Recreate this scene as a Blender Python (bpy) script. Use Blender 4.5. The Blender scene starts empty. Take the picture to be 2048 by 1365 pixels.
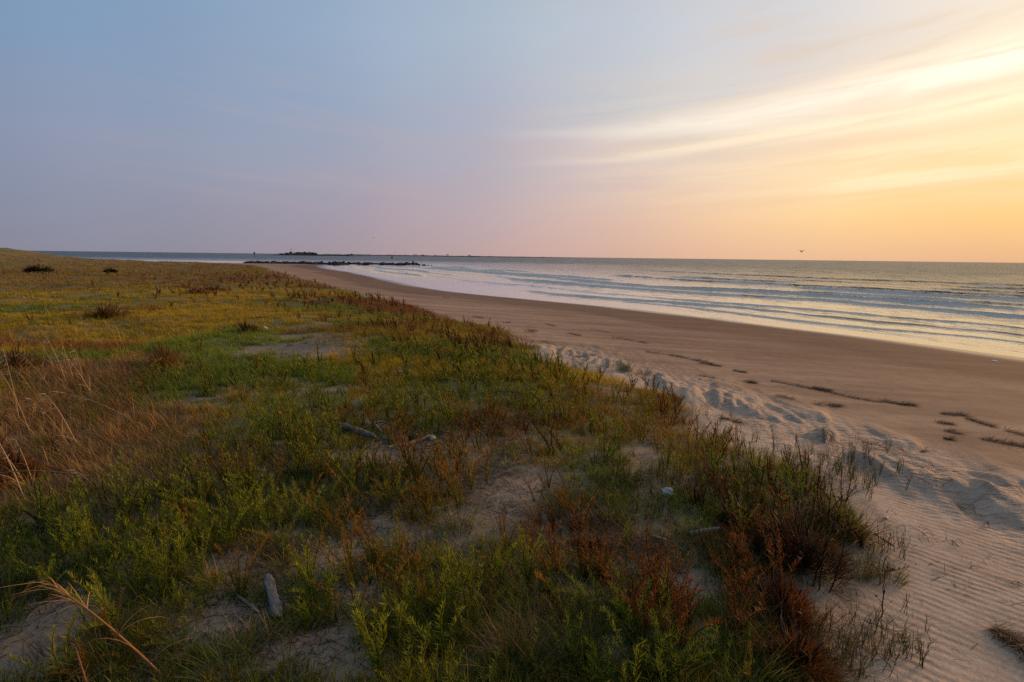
import bpy, bmesh, math, random
import numpy as np
from mathutils import Matrix, Vector

rng = np.random.default_rng(7)
random.seed(7)
R = math.radians
scene = bpy.context.scene
COL = scene.collection

# ------------------------------------------------------------------ camera
CZ = 3.4
PITCH, ROLL, LENS = 9.37, 0.70, 18.0
cam_d = bpy.data.cameras.new('camera')
cam_d.lens = LENS; cam_d.sensor_width = 36.0; cam_d.sensor_fit = 'HORIZONTAL'
cam_d.clip_start = 0.05; cam_d.clip_end = 90000
cam = bpy.data.objects.new('camera', cam_d)
COL.objects.link(cam)
CM = Matrix.Rotation(R(90 - PITCH), 4, 'X') @ Matrix.Rotation(R(ROLL), 4, 'Z')
cam.matrix_world = Matrix.Translation((0, 0, CZ)) @ CM
scene.camera = cam
CR = np.array(CM.to_3x3())
F = 2048 * LENS / 36.0

def rays(px, py):
    px = np.atleast_1d(np.asarray(px, float)); py = np.atleast_1d(np.asarray(py, float))
    d = np.stack([(px - 1024) / F, -(py - 682.5) / F, -np.ones_like(px)], -1)
    return d @ CR.T

def on_plane(px, py, z):
    d = rays(px, py)
    t = (z - CZ) / d[:, 2]
    return d[:, :2] * t[:, None]

def project(P):
    q = (np.asarray(P, float) - np.array([0, 0, CZ])) @ CR
    return 1024 + F * q[..., 0] / -q[..., 2], 682.5 - F * q[..., 1] / -q[..., 2]

# ------------------------------------------------------------------ noise
_perm = np.random.default_rng(3).random((256, 256))
def vnoise(x, y):
    x = np.asarray(x, float); y = np.asarray(y, float)
    xi = np.floor(x).astype(int); yi = np.floor(y).astype(int)
    fx = x - xi; fy = y - yi
    fx = fx * fx * (3 - 2 * fx); fy = fy * fy * (3 - 2 * fy)
    a = _perm[xi & 255, yi & 255]; b = _perm[(xi + 1) & 255, yi & 255]
    c = _perm[xi & 255, (yi + 1) & 255]; d = _perm[(xi + 1) & 255, (yi + 1) & 255]
    return ((a * (1 - fx) + b * fx) * (1 - fy) + (c * (1 - fx) + d * fx) * fy) * 2 - 1
def fbm(x, y, o=4, seed=0.0):
    s = 0; a = 1.0; t = 0
    for i in range(o):
        s = s + a * vnoise(x * 2 ** i + 17.3 * i + seed, y * 2 ** i - 9.1 * i + seed * 1.7)
        t += a; a *= 0.5
    return s / t
def sstep(a, b, x):
    t = np.clip((x - a) / (b - a), 0, 1)
    return t * t * (3 - 2 * t)

# ------------------------------------------------------------------ coast lines (world metres)
def catmull(P, k=4):
    P = np.asarray(P, float); out = []
    Q = np.vstack([2 * P[0] - P[1], P, 2 * P[-1] - P[-2]])
    for i in range(len(P) - 1):
        p0, p1, p2, p3 = Q[i:i + 4]
        for j in range(k):
            t = j / k
            out.append(.5 * (2 * p1 + (p2 - p0) * t + (2 * p0 - 5 * p1 + 4 * p2 - p3) * t * t + (3 * p1 - p0 - 3 * p2 + p3) * t ** 3))
    out.append(P[-1])
    return np.array(out)

edge_px = [(1690, 1365), (1690, 1240), (1760, 1150), (1790, 1085), (1730, 1010), (1650, 950), (1510, 905), (1410, 870),
           (1370, 810), (1290, 778), (1190, 750), (1085, 708), (1030, 668), (920, 642), (830, 614), (740, 592),
           (640, 566), (570, 547), (515, 532)]
_e = on_plane([p[0] for p in edge_px], [p[1] for p in edge_px], 0.95)
EDGE = catmull(np.vstack([[(9, -40), (5, -12), (2.9, -3), (2.0, 0.8)], _e, [(-75, 122), (-95, 128), (-140, 135), (-300, 150), (-900, 170)]]), 3)
water_px = [(2048, 716), (1900, 696), (1750, 677), (1500, 647), (1300, 622), (1100, 603), (950, 589), (850, 576), (785, 562),
            (740, 553), (700, 544.5), (655, 537.5), (640, 532), (655, 529.2)]
_w = on_plane([p[0] for p in water_px], [p[1] for p in water_px], 0.0)
WATER = catmull(np.vstack([[(60, -60), (40, -20), (30, 0), (24, 10)], _w, [(-80, 181), (-110, 180), (-200, 190), (-400, 200), (-900, 215)]]), 3)

def poly_dist(X, Y, PL, close):
    X = np.asarray(X, float).ravel(); Y = np.asarray(Y, float).ravel()
    best = np.full(X.shape, 1e18)
    for (x0, y0), (x1, y1) in zip(PL[:-1], PL[1:]):
        dx, dy = x1 - x0, y1 - y0
        t = np.clip(((X - x0) * dx + (Y - y0) * dy) / (dx * dx + dy * dy + 1e-12), 0, 1)
        d = (X - x0 - t * dx) ** 2 + (Y - y0 - t * dy) ** 2
        np.minimum(best, d, out=best)
    G_ = np.vstack([PL, close])
    inside = np.zeros(X.shape, bool)
    for (x0, y0), (x1, y1) in zip(G_, np.roll(G_, -1, 0)):
        if y0 == y1: continue
        c = ((y0 > Y) != (y1 > Y)) & (X < (x1 - x0) * (Y - y0) / (y1 - y0) + x0)
        inside ^= c
    d = np.sqrt(best)
    return np.where(inside, -d, d)           # negative inland, positive seaward

# both distances are tabulated once on a log-polar table and read back from it
_tq, _ta, _tr0 = .012, .5, .4
_tr = _tr0 * np.exp(np.arange(int(math.log(100000 / _tr0) / _tq) + 2) * _tq); _taz = np.radians(np.arange(-180, 180.01, _ta))
_TA, _TR = np.meshgrid(_taz, _tr)
_TX, _TY = _TR * np.sin(_TA), _TR * np.cos(_TA)
TAB_E = poly_dist(_TX, _TY, EDGE, [(-3000, 170), (-3000, -3000), (9, -3000)]).reshape(_TX.shape)
TAB_W = poly_dist(_TX, _TY, WATER, [(-3000, 215), (-3000, -3000), (60, -3000)]).reshape(_TX.shape)
def _lookup(tab, X, Y):
    X = np.asarray(X, float); Y = np.asarray(Y, float)
    r = np.clip(np.hypot(X, Y), _tr0 * 1.001, 99000); a = np.degrees(np.arctan2(X, Y))
    i = np.log(r / _tr0) / _tq; j = (a + 180) / _ta
    i0 = np.clip(i.astype(int), 0, tab.shape[0] - 2); j0 = np.clip(j.astype(int), 0, tab.shape[1] - 2)
    fi = i - i0; fj = j - j0
    return (tab[i0, j0] * (1 - fi) + tab[i0 + 1, j0] * fi) * (1 - fj) + (tab[i0, j0 + 1] * (1 - fi) + tab[i0 + 1, j0 + 1] * fi) * fj
def sd_edge(X, Y): return _lookup(TAB_E, X, Y)
def sd_water(X, Y): return _lookup(TAB_W, X, Y)

# crest of the low mounds of blown sand
_m = on_plane([1120, 1280, 1420, 1560, 1700, 1850, 2048, 2250, 2600], [705, 742, 795, 840, 885, 945, 1015, 1110, 1300], .85)
MOUND = catmull(_m, 3)
TAB_M = poly_dist(_TX[:520], _TY[:520], MOUND, [(300, -60), (300, 300), (-300, 300)]).reshape(_TX[:520].shape)
def band_dist(X, Y):
    v = _lookup(TAB_M, X, Y)
    return np.abs(v)
_a, _b = on_plane([1885, 1975], [955, 1030], .9); MAX_ = (_b - _a) / np.linalg.norm(_b - _a)
def height(X, Y, full=False):
    X = np.asarray(X, float); Y = np.asarray(Y, float)
    e = sd_edge(X, Y); w = sd_water(X, Y)
    r = np.hypot(X, Y)
    t = np.clip(e, 0, None) / (np.clip(e, 0, None) + np.clip(-w, 0, None) + 1e-6)
    beach = 0.92 * (1 - t) ** 1.15
    sea = -0.03 * w - 0.002
    z = np.where(w > 0, np.maximum(sea, -4), beach)
    inn = np.clip(-e, 0, None)
    dune = 0.30 * (1 - np.exp(-inn / 1.2)) + 0.10 * fbm(X * .35, Y * .35, 3, 5) * sstep(0, 2, inn)
    # the ground climbs towards a knoll far off on the left
    far = sstep(25, 110, r)
    tgt = -0.12 + 0.024 * np.clip(-X - 70, 0, None) + 1.85 * sstep(-93, -118, X)
    dune = dune + far * sstep(0, 14, inn) * tgt * 0.95
    dune = dune + sstep(6, 14, r) * sstep(1, 6, inn) * (0.26 * fbm(X * .30, Y * .34, 3, 11))
    z = z + np.where(e < 0, dune, 0)
    # blown sand in front of the plants: low lee mounds
    b = band_dist(X, Y)
    bw = .55 + .05 * r
    band = np.exp(-(b / bw) ** 2) * sstep(3, 5, Y) * sstep(30, 17, r)
    U = X * MAX_[0] + Y * MAX_[1]; V = -X * MAX_[1] + Y * MAX_[0]
    wv_ = fbm(U * .9, V * .9, 2, 77)
    m = fbm(U * .75 + wv_ * .6, V * 2.1 + wv_ * .5, 3, 2)
    m = np.clip(m + .05, 0, 1) ** .8
    z = z + band * (0.24 * m + .05 * np.abs(fbm(U * 2.0, V * 5.5, 2, 8)))
    z = z + sstep(-.3, .3, e) * sstep(bw, 0, b) * sstep(30, 14, r) * (.05 * np.clip(fbm(U * .5, V * 1.1, 3, 12), 0, 1))
    z = z + sstep(18, 5, r) * sstep(.5, -.4, e) * (.045 * fbm(X * 1.3, Y * 1.3, 3, 21) + .012 * fbm(X * 6, Y * 6, 2, 31))
    z = z + sstep(0.0, -3, w) * .012 * fbm(X * .5, Y * .5, 3, 41)
    z = z + sstep(.02, .6, z) * 0
    if full: return z, e, w
    return z

def ground_at(px, py):
    d = rays(px, py); z = np.full(len(d), 1.0)
    for _ in range(14):
        t = (z - CZ) / d[:, 2]
        P = d[:, :2] * t[:, None]
        z = 0.5 * z + 0.5 * height(P[:, 0], P[:, 1])
    t = (z - CZ) / d[:, 2]; P = d[:, :2] * t[:, None]
    return np.column_stack([P, height(P[:, 0], P[:, 1])])
def G(px, py): return ground_at([px], [py])[0]

# ------------------------------------------------------------------ mesh helpers
def make_mesh(name, V, Q=None, T=None, C=None, smooth=False, attrs=None):
    me = bpy.data.meshes.new(name)
    V = np.asarray(V, np.float32)
    Q = np.zeros((0, 4), np.int32) if Q is None else np.asarray(Q, np.int32)
    T = np.zeros((0, 3), np.int32) if T is None else np.asarray(T, np.int32)
    me.vertices.add(len(V)); me.vertices.foreach_set('co', V.ravel())
    nl = Q.size + T.size
    me.loops.add(nl); me.loops.foreach_set('vertex_index', np.concatenate([Q.ravel(), T.ravel()]))
    me.polygons.add(len(Q) + len(T))
    ls = np.concatenate([np.arange(len(Q)) * 4, len(Q) * 4 + np.arange(len(T)) * 3]).astype(np.int32)
    me.polygons.foreach_set('loop_start', ls)
    if smooth: me.polygons.foreach_set('use_smooth', np.ones(len(Q) + len(T), bool))
    me.update(calc_edges=True)
    if C is not None:
        a = me.color_attributes.new('Col', 'FLOAT_COLOR', 'POINT')
        C = np.asarray(C, np.float32)
        a.data.foreach_set('color', np.column_stack([C, np.ones(len(C), np.float32)]).astype(np.float32).ravel())
    for k, v in (attrs or {}).items():
        a = me.attributes.new(k, 'FLOAT', 'POINT'); a.data.foreach_set('value', np.asarray(v, np.float32))
    return me

def link(name, me, mat, parent=None, loc=None, rz=0.0):
    o = bpy.data.objects.new(name, me)
    if mat is not None and len(me.materials) == 0: me.materials.append(mat)
    COL.objects.link(o)
    if parent is not None: o.parent = parent
    if loc is not None: o.location = loc
    o.rotation_euler[2] = rz
    return o

def tag(o, label=None, cat=None, group=None, kind=None):
    if label: o['label'] = label
    if cat: o['category'] = cat
    if group: o['group'] = group
    if kind: o['kind'] = kind
    return o

def empty(name, loc, rz=0.0, scale=1.0):
    o = bpy.data.objects.new(name, None); COL.objects.link(o)
    o.empty_display_size = .1
    o.location = loc; o.rotation_euler[2] = rz; o.scale = (scale,) * 3
    return o

class Geo:
    def __init__(s): s.V = []; s.Q = []; s.T = []; s.C = []; s.n = 0
    def add(s, V, Q, T, C):
        s.V.append(V); s.C.append(C)
        if Q is not None and len(Q): s.Q.append(Q + s.n)
        if T is not None and len(T): s.T.append(T + s.n)
        s.n += len(V)
    def mesh(s, name, smooth=False):
        return make_mesh(name, np.vstack(s.V), np.vstack(s.Q) if s.Q else None, np.vstack(s.T) if s.T else None, np.vstack(s.C), smooth)

def blades(g, P, az, tilt, bend, L, W, c0, c1, nseg=3, up=None):
    """bent tapering strips; tilt from vertical (rad) towards az, growing by bend along the length"""
    n = len(P)
    if n == 0: return
    bc = lambda a: np.broadcast_to(np.asarray(a, float), (n,))
    az, tilt, bend, L, W = map(bc, (az, tilt, bend, L, W))
    c0 = np.broadcast_to(c0, (n, 3)); c1 = np.broadcast_to(c1, (n, 3))
    tw = rng.uniform(-1.2, 1.2, n)
    sx, sy = -np.sin(az + tw), np.cos(az + tw)
    pos = np.array(P, float); Vs = []; Cs = []
    for k in range(nseg + 1):
        f = k / nseg
        if k < nseg:
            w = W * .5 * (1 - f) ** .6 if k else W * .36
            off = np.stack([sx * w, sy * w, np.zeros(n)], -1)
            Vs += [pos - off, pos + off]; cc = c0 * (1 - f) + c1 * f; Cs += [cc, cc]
            a = tilt + bend * (f + .5 / nseg)
            st = np.stack([np.cos(az) * np.sin(a), np.sin(az) * np.sin(a), np.cos(a)], -1) * (L / nseg)[:, None]
            pos = pos + st
        else:
            Vs.append(pos); Cs.append(c1)
    m = 2 * nseg + 1
    V = np.stack(Vs, 1).reshape(-1, 3); C = np.stack(Cs, 1).reshape(-1, 3)
    b = (np.arange(n) * m)[:, None]
    Q = [b + np.array([2 * k, 2 * k + 1, 2 * k + 3, 2 * k + 2]) for k in range(nseg - 1)]
    T = b + np.array([2 * nseg - 2, 2 * nseg - 1, 2 * nseg])
    g.add(V, np.vstack(Q) if Q else None, T, C)

def tube(g, pts, rad, col, ns=5, cap=True):
    pts = np.asarray(pts, float); n = len(pts)
    rad = np.broadcast_to(np.asarray(rad, float), (n,)); col = np.broadcast_to(np.asarray(col, float), (n, 3))
    tg = np.gradient(pts, axis=0); tg /= np.linalg.norm(tg, axis=1)[:, None] + 1e-9
    ref = np.array([0, 0, 1.]) if abs(tg[:, 2]).mean() < .8 else np.array([1., 0, 0])
    a = np.cross(tg, ref); a /= np.linalg.norm(a, axis=1)[:, None] + 1e-9
    b = np.cross(tg, a)
    th = np.arange(ns) * 2 * math.pi / ns
    V = (pts[:, None] + rad[:, None, None] * (np.cos(th)[None, :, None] * a[:, None] + np.sin(th)[None, :, None] * b[:, None])).reshape(-1, 3)
    C = np.repeat(col, ns, 0)
    Q = []
    for i in range(n - 1):
        for j in range(ns):
            Q.append((i * ns + j, i * ns + (j + 1) % ns, (i + 1) * ns + (j + 1) % ns, (i + 1) * ns + j))
    T = None
    if cap:
        V = np.vstack([V, pts[0], pts[-1]]); C = np.vstack([C, col[0], col[-1]])
        T = [(n * ns, (j + 1) % ns, j) for j in range(ns)] + [(n * ns + 1, (n - 1) * ns + j, (n - 1) * ns + (j + 1) % ns) for j in range(ns)]
        T = np.array(T)
    g.add(V, np.array(Q), T, C)

# ------------------------------------------------------------------ materials
def new_mat(name):
    m = bpy.data.materials.new(name); m.use_nodes = True
    nt = m.node_tree; nt.nodes.clear()
    return m, nt
def nd(nt, t, **kw):
    n = nt.nodes.new(t)
    for k, v in kw.items():
        if k.startswith('i_'):
            key = k[2:]; n.inputs[int(key) if key.isdigit() else key].default_value = v
        else: setattr(n, k, v)
    return n
def math_n(nt, op, a, b=None, c=None, clamp=False):
    n = nt.nodes.new('ShaderNodeMath'); n.operation = op; n.use_clamp = clamp
    for i, v in enumerate((a, b, c)):
        if v is None: continue
        if isinstance(v, (int, float)): n.inputs[i].default_value = v
        else: nt.links.new(v, n.inputs[i])
    return n.outputs[0]
def mixc(nt, f, a, b, mode='MIX', clampf=True):
    n = nt.nodes.new('ShaderNodeMix'); n.data_type = 'RGBA'; n.blend_type = mode; n.clamp_factor = clampf
    for s, v in ((n.inputs['Factor'], f), (n.inputs[6], a), (n.inputs[7], b)):
        if isinstance(v, (int, float)): s.default_value = v
        elif isinstance(v, tuple): s.default_value = (*v, 1)
        else: nt.links.new(v, s)
    return n.outputs[2]
def mapr(nt, v, a, b, c=0.0, d=1.0, smooth=True):
    n = nt.nodes.new('ShaderNodeMapRange'); n.interpolation_type = 'SMOOTHSTEP' if smooth else 'LINEAR'
    nt.links.new(v, n.inputs[0])
    for i, x in enumerate((a, b, c, d)): n.inputs[i + 1].default_value = x
    return n.outputs[0]

def foliage_mat(name, trans=.35, rough=.55, spec=.25, tint=(1.5, 1.35, .5)):
    m, nt = new_mat(name); L = nt.links
    at = nd(nt, 'ShaderNodeAttribute', attribute_name='Col')
    oi = nd(nt, 'ShaderNodeObjectInfo')
    hs = nd(nt, 'ShaderNodeHueSaturation'); L.new(at.outputs['Color'], hs.inputs['Color'])
    L.new(math_n(nt, 'MULTIPLY_ADD', oi.outputs['Random'], .5, .78), hs.inputs['Value'])
    p = nd(nt, 'ShaderNodeBsdfPrincipled'); L.new(hs.outputs[0], p.inputs['Base Color'])
    p.inputs['Roughness'].default_value = rough; p.inputs['Specular IOR Level'].default_value = spec
    t = nd(nt, 'ShaderNodeBsdfTranslucent')
    tc = mixc(nt, 1.0, hs.outputs[0], tint, 'MULTIPLY'); L.new(tc, t.inputs['Color'])
    mx = nd(nt, 'ShaderNodeMixShader'); mx.inputs[0].default_value = trans
    L.new(p.outputs[0], mx.inputs[1]); L.new(t.outputs[0], mx.inputs[2])
    o = nd(nt, 'ShaderNodeOutputMaterial'); L.new(mx.outputs[0], o.inputs[0])
    return m
M_leaf = foliage_mat('leaf_material')
M_dry = foliage_mat('dry_stalk_material', .22, .6, .2, (1.15, 1.0, .75))

def solid_mat(name, rough=.8, spec=.2, var=.35, scale=12, bump=.3, stretch=(1, 1, 1), use_attr=True, base=(.3, .3, .3)):
    m, nt = new_mat(name); L = nt.links
    tc = nd(nt, 'ShaderNodeTexCoord'); mp = nd(nt, 'ShaderNodeMapping'); mp.inputs['Scale'].default_value = stretch
    L.new(tc.outputs['Object'], mp.inputs[0])
    n = nd(nt, 'ShaderNodeTexNoise'); n.inputs['Scale'].default_value = scale; n.inputs['Detail'].default_value = 8; n.inputs['Roughness'].default_value = .65
    L.new(mp.outputs[0], n.inputs['Vector'])
    if use_attr:
        at = nd(nt, 'ShaderNodeAttribute', attribute_name='Col'); src = at.outputs['Color']
    else:
        rg = nd(nt, 'ShaderNodeRGB'); rg.outputs[0].default_value = (*base, 1); src = rg.outputs[0]
    v = mapr(nt, n.outputs[0], .3, .7, 1 - var, 1 + var)
    hs = nd(nt, 'ShaderNodeHueSaturation'); L.new(src, hs.inputs['Color']); L.new(v, hs.inputs['Value'])
    p = nd(nt, 'ShaderNodeBsdfPrincipled'); L.new(hs.outputs[0], p.inputs['Base Color'])
    p.inputs['Roughness'].default_value = rough; p.inputs['Specular IOR Level'].default_value = spec
    b = nd(nt, 'ShaderNodeBump'); b.inputs['Strength'].default_value = bump; b.inputs['Distance'].default_value = .02
    L.new(n.outputs[0], b.inputs['Height']); L.new(b.outputs[0], p.inputs['Normal'])
    o = nd(nt, 'ShaderNodeOutputMaterial'); L.new(p.outputs[0], o.inputs[0])
    return m
M_wood = solid_mat('driftwood_material', .85, .15, .45, 9, .8, (1, 6, 6))
M_rock = solid_mat('boulder_material', .7, .3, .4, 2.5, .6, use_attr=False, base=(.035, .034, .034))
M_litter = solid_mat('white_litter_material', .4, .4, .1, 20, .3)
M_plain = solid_mat('weathered_material', .7, .2, .2, 3, .1)

# ------------------------------------------------------------------ ground
def polar_grid(r0, r1, q, a_in, da, full=True):
    n = int(math.log(r1 / r0) / q) + 1
    r = r0 * np.exp(np.arange(n + 1) * q)
    a = np.arange(-a_in, a_in + da * .5, da)
    if full: a = np.concatenate([np.linspace(-180, -a_in, 40)[:-1], a, np.linspace(a_in, 180, 40)[1:]])
    A, RR = np.meshgrid(np.radians(a), r)
    X = RR * np.sin(A); Y = RR * np.cos(A)
    ni, nj = X.shape
    idx = np.arange(ni * nj).reshape(ni, nj)
    Q = np.stack([idx[:-1, :-1], idx[:-1, 1:], idx[1:, 1:], idx[1:, :-1]], -1).reshape(-1, 4)[:, ::-1]
    return X, Y, Q

# ground-cover fields -------------------------------------------------
PAL = np.array([  # linear albedo
    (.112, .168, .010),   # 0 fresh green
    (.280, .215, .010),   # 1 yellow green
    (.250, .155, .055),   # 2 tan straw
    (.150, .062, .020),   # 3 rust
    (.105, .072, .045),   # 4 dead brown
    (.050, .088, .012),   # 5 deep green
    (.175, .130, .013),   # 6 olive brown field
])
# photo-located patches turned into ground ellipses: px, py, half width, half height, kind, weight
PATCH = [
 (545, 552, 60, 5, 3, 3), (640, 575, 55, 5, 3, 3), (720, 598, 60, 5, 3, 3), (810, 622, 50, 6, 3, 2),
 (120, 830, 190, 90, 2, 5), (60, 700, 110, 50, 4, 2), (230, 760, 120, 40, 2, 3), (410, 930, 60, 22, 2, 3), (180, 910, 130, 50, 2, 4), (80, 940, 90, 40, 3, 2),
 (60, 760, 80, 30, 5, 2), (240, 690, 90, 18, 3, 2.5), (60, 680, 80, 18, 3, 2.5), (130, 720, 90, 14, 0, 2),
 (150, 548, 300, 9, 6, 5), (300, 530, 220, 6, 2, 3.5), (80, 515, 120, 6, 1, 2), (70, 528, 120, 6, 0, 2), (300, 560, 300, 9, 2, 2.5), (150, 575, 260, 8, 6, 4),
 (150, 600, 260, 12, 1, 2.5), (340, 600, 90, 8, 0, 3), (100, 620, 150, 14, 0, 2), (210, 628, 60, 12, 3, 2),
 (500, 535, 90, 6, 3, 2.5), (560, 545, 120, 7, 6, 3), (410, 582, 70, 9, 3, 7), (350, 592, 30, 6, 3, 5), (480, 560, 60, 6, 3, 3), (470, 545, 60, 4, 0, 3), (590, 556, 60, 5, 3, 3),
 (500, 590, 100, 16, 1, 12), (420, 610, 100, 14, 1, 10), (470, 640, 100, 12, 1, 8), (380, 650, 150, 16, 1, 6), (400, 690, 160, 22, 0, 9), (450, 672, 90, 16, 0, 3), (300, 640, 60, 12, 0, 2),
 (600, 612, 70, 12, 0, 4), (650, 575, 60, 7, 0, 2), (700, 600, 90, 8, 3, 2), (620, 592, 40, 5, 3, 2), (800, 625, 70, 8, 3, 2.2), (860, 650, 110, 12, 6, 4), (820, 665, 70, 12, 3, 1.8), (930, 690, 40, 14, 3, 1.5), (760, 660, 120, 20, 6, 2), (880, 700, 90, 18, 0, 2),
 (700, 640, 60, 16, 0, 4), (640, 740, 200, 30, 0, 4), (400, 760, 120, 30, 0, 5), (620, 790, 190, 40, 1, 3), (800, 720, 80, 25, 1, 3), (1000, 670, 80, 14, 6, 4), (990, 720, 90, 25, 0, 2.5),
 (900, 780, 160, 40, 0, 2.5), (1100, 760, 130, 35, 1, 2), (1280, 740, 60, 16, 3, 3), (1250, 800, 110, 40, 6, 3), (1330, 860, 60, 30, 3, 3), (1080, 830, 80, 40, 3, 2), (830, 885, 110, 25, 4, 7), (720, 870, 60, 14, 4, 5),
 (500, 860, 150, 50, 0, 4), (560, 960, 180, 50, 5, 4), (200, 1060, 260, 60, 0, 3), (80, 1050, 160, 70, 5, 3), (60, 1160, 110, 50, 5, 3), (950, 960, 90, 35, 4, 3),
 (1180, 1060, 150, 40, 4, 7), (1250, 1100, 160, 40, 4, 6), (1230, 930, 60, 40, 0, 4), (1140, 1010, 50, 20, 0, 5), (1250, 1020, 40, 16, 0, 4), (1240, 970, 60, 25, 5, 3),
 (1560, 1000, 170, 60, 0, 6), (1450, 930, 110, 40, 6, 5), (1600, 1000, 110, 50, 4, 4), (1600, 1080, 120, 50, 4, 4), (1560, 1180, 110, 60, 3, 4), (1560, 1320, 110, 60, 3, 3), (1450, 1260, 50, 50, 0, 4), (1440, 1130, 30, 25, 0, 5), (1500, 1350, 80, 30, 5, 3),
 (780, 1260, 60, 25, 0, 5), (900, 1280, 60, 25, 5, 4), (1050, 1300, 60, 30, 4, 3), (1000, 1345, 80, 30, 5, 4), (1180, 1320, 70, 40, 0, 6), (1050, 1230, 60, 30, 4, 4), (1330, 1340, 80, 30, 5, 4), (170, 1340, 100, 25, 4, 2), (320, 1310, 120, 40, 5, 3), (600, 1250, 140, 50, 5, 3), (700, 1150, 120, 50, 5, 2),
]
# bare sand: px, py, half width, half height, strength
BARE = [(620, 690, 90, 12, .84), (580, 704, 60, 7, .8), (690, 686, 50, 7, .8), (600, 675, 50, 6, .8), (560, 700, 50, 7, .9), (680, 700, 50, 7, .8), (640, 655, 40, 5, .6), (570, 655, 40, 4, .6), (610, 635, 60, 4, .6), (500, 715, 40, 6, .5),
 (680, 780, 60, 9, .8), (400, 790, 70, 6, .8), (560, 765, 80, 5, .6), (720, 808, 40, 6, .6), (900, 820, 50, 8, .5),
 (1040, 985, 60, 28, 1), (940, 1040, 60, 26, .9), (880, 1090, 90, 28, .9), (760, 1060, 60, 18, .8), (1000, 1020, 60, 22, .9), (1080, 940, 50, 16, .7), (1180, 965, 30, 16, .7), (700, 1100, 70, 22, .8), (620, 1140, 60, 30, .7), (480, 1150, 60, 24, .95), (560, 1090, 50, 14, .7), (450, 1240, 80, 32, .95), (60, 1260, 90, 50, 1), (140, 1230, 60, 25, .9), (700, 1200, 60, 30, .8), (620, 1300, 100, 40, .95), (720, 1345, 90, 30, 1), (720, 905, 70, 14, .7), (500, 1330, 80, 30, .5),
 (980, 1310, 50, 25, .5), (1230, 1330, 45, 20, .9), (1400, 1170, 45, 25, 1), (1330, 1160, 50, 20, .6), (1150, 1190, 50, 22, .7), (1410, 1280, 28, 30, 1), (1000, 1240, 30, 15, .4), (1300, 1040, 16, 16, .7),
 (1290, 900, 45, 22, .8), (1330, 950, 40, 20, .6), (1480, 925, 40, 12, .4), (1560, 915, 50, 10, .4), (1640, 965, 40, 14, .5), (1110, 880, 40, 14, .5),
 (1720, 1170, 60, 40, .9), (1680, 1220, 40, 40, .9), (1190, 780, 40, 10, .6), (1100, 715, 40, 10, .7)]
def patch_arr(L):
    out = []
    for p in L:
        px, py, rx, ry = p[:4]
        c, a, b = ground_at([px] * 3, [py, py - ry, py + ry])
        ex = ground_at([px + rx], [py])[0]
        out.append((c[0], c[1], max(.08, math.hypot(ex[0] - c[0], ex[1] - c[1])), max(.08, np.hypot(a[0] - b[0], a[1] - b[1]) / 2), *p[4:]))
    return out
PATCHW = patch_arr(PATCH); BAREW = patch_arr(BARE)

def ell(X, Y, p):
    # ellipse whose long axis runs along the line of sight from the path head
    cx, cy, rx, ry = p[:4]
    l = math.hypot(cx, cy); ux, uy = cx / l, cy / l
    dx, dy = X - cx, Y - cy
    a = (dx * ux + dy * uy) / ry; b = (-dx * uy + dy * ux) / rx
    return np.exp(-(a * a + b * b) * .9)

def fields(X, Y, e=None):
    r = np.hypot(X, Y)
    sc = 1 / np.clip(r * .09, .25, 6)
    n1 = fbm(X * .9, Y * .9, 3, 50); n2 = fbm(X * .9, Y * .9, 3, 60)
    Xw = X + n1 * .06 * r; Yw = Y + n2 * .08 * r
    K = np.zeros((len(X), 7)); K[:, 6] += .3; K[:, 0] += .9; K[:, 4] += .3 + .35 * sstep(8, 4, r); K[:, 5] += .9 * sstep(9, 4, r); K[:, 1] += .6 * sstep(4, 10, r); K[:, 1] += .8 * sstep(14, 30, r)
    for p in PATCHW: K[:, p[4]] += p[5] * ell(Xw, Yw, p)
    K[:, 6] += 1.0 * sstep(35, 70, r)
    for k in range(7):
        K[:, k] *= np.clip(1 + 1.6 * fbm(X * (.35 + .7 * sstep(20, 5, r)), Y * .6, 3, 70 + 9 * k), .03, None)
    D = np.ones(len(X))
    for p in BAREW: D *= 1 - np.clip(1.25 * p[4] * ell(Xw, Yw, p), 0, .99)
    if e is None: e = sd_edge(X, Y)
    wob = (.25 + .03 * r) * fbm(X * 1.1, Y * 1.1, 3, 90)
    D *= sstep(.15, -.25 - .03 * r, e + wob)
    K = K / K.sum(1, keepdims=True)
    ex = (1.3 + 1.9 * sstep(4, 12, r))[:, None]
    K = K ** ex
    return K / K.sum(1, keepdims=True), D ** 1.5

X, Y, Qg = polar_grid(0.5, 420, .0058, 54, .14)
Z, E_, W_ = height(X, Y, True)
xf, yf = X.ravel(), Y.ravel()
Kf, Df = fields(xf, yf, E_.ravel())
gc = np.zeros((len(xf), 3)); 
for k in range(7): gc += Kf[:, k:k + 1] * PAL[k]
cover = Df * (.45 + .65 * sstep(4, 14, np.hypot(xf, yf)))
cover = np.clip(cover, 0, .95)
wet = sstep(-1.9, -.4, W_.ravel() + 1.0 * fbm(xf * .12, yf * .12, 3, 33)) * .999
damp = np.clip(sstep(-8.5, -4.5, W_.ravel() + 3.0 * fbm(xf * .09, yf * .14, 4, 35)) + .35 * sstep(-16, -8, W_.ravel() + 6 * fbm(xf * .12, yf * .12, 4, 36)), 0, 1)
_bd = band_dist(xf, yf)
_side = _lookup(TAB_M, xf, yf)      # sign: which side of the mound crest
_tp = on_plane([1850], [1250], .9)[0]; _cam_side = np.sign(_lookup(TAB_M, _tp[:1], _tp[1:]))[0]
_s2 = _side * _cam_side + .5 * fbm(xf * .5, yf * .5, 3, 37)
rip = sstep(-.4, .5, E_.ravel()) * sstep(-1.2, .2, _s2) * sstep(26, 12, np.hypot(xf, yf))
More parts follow.
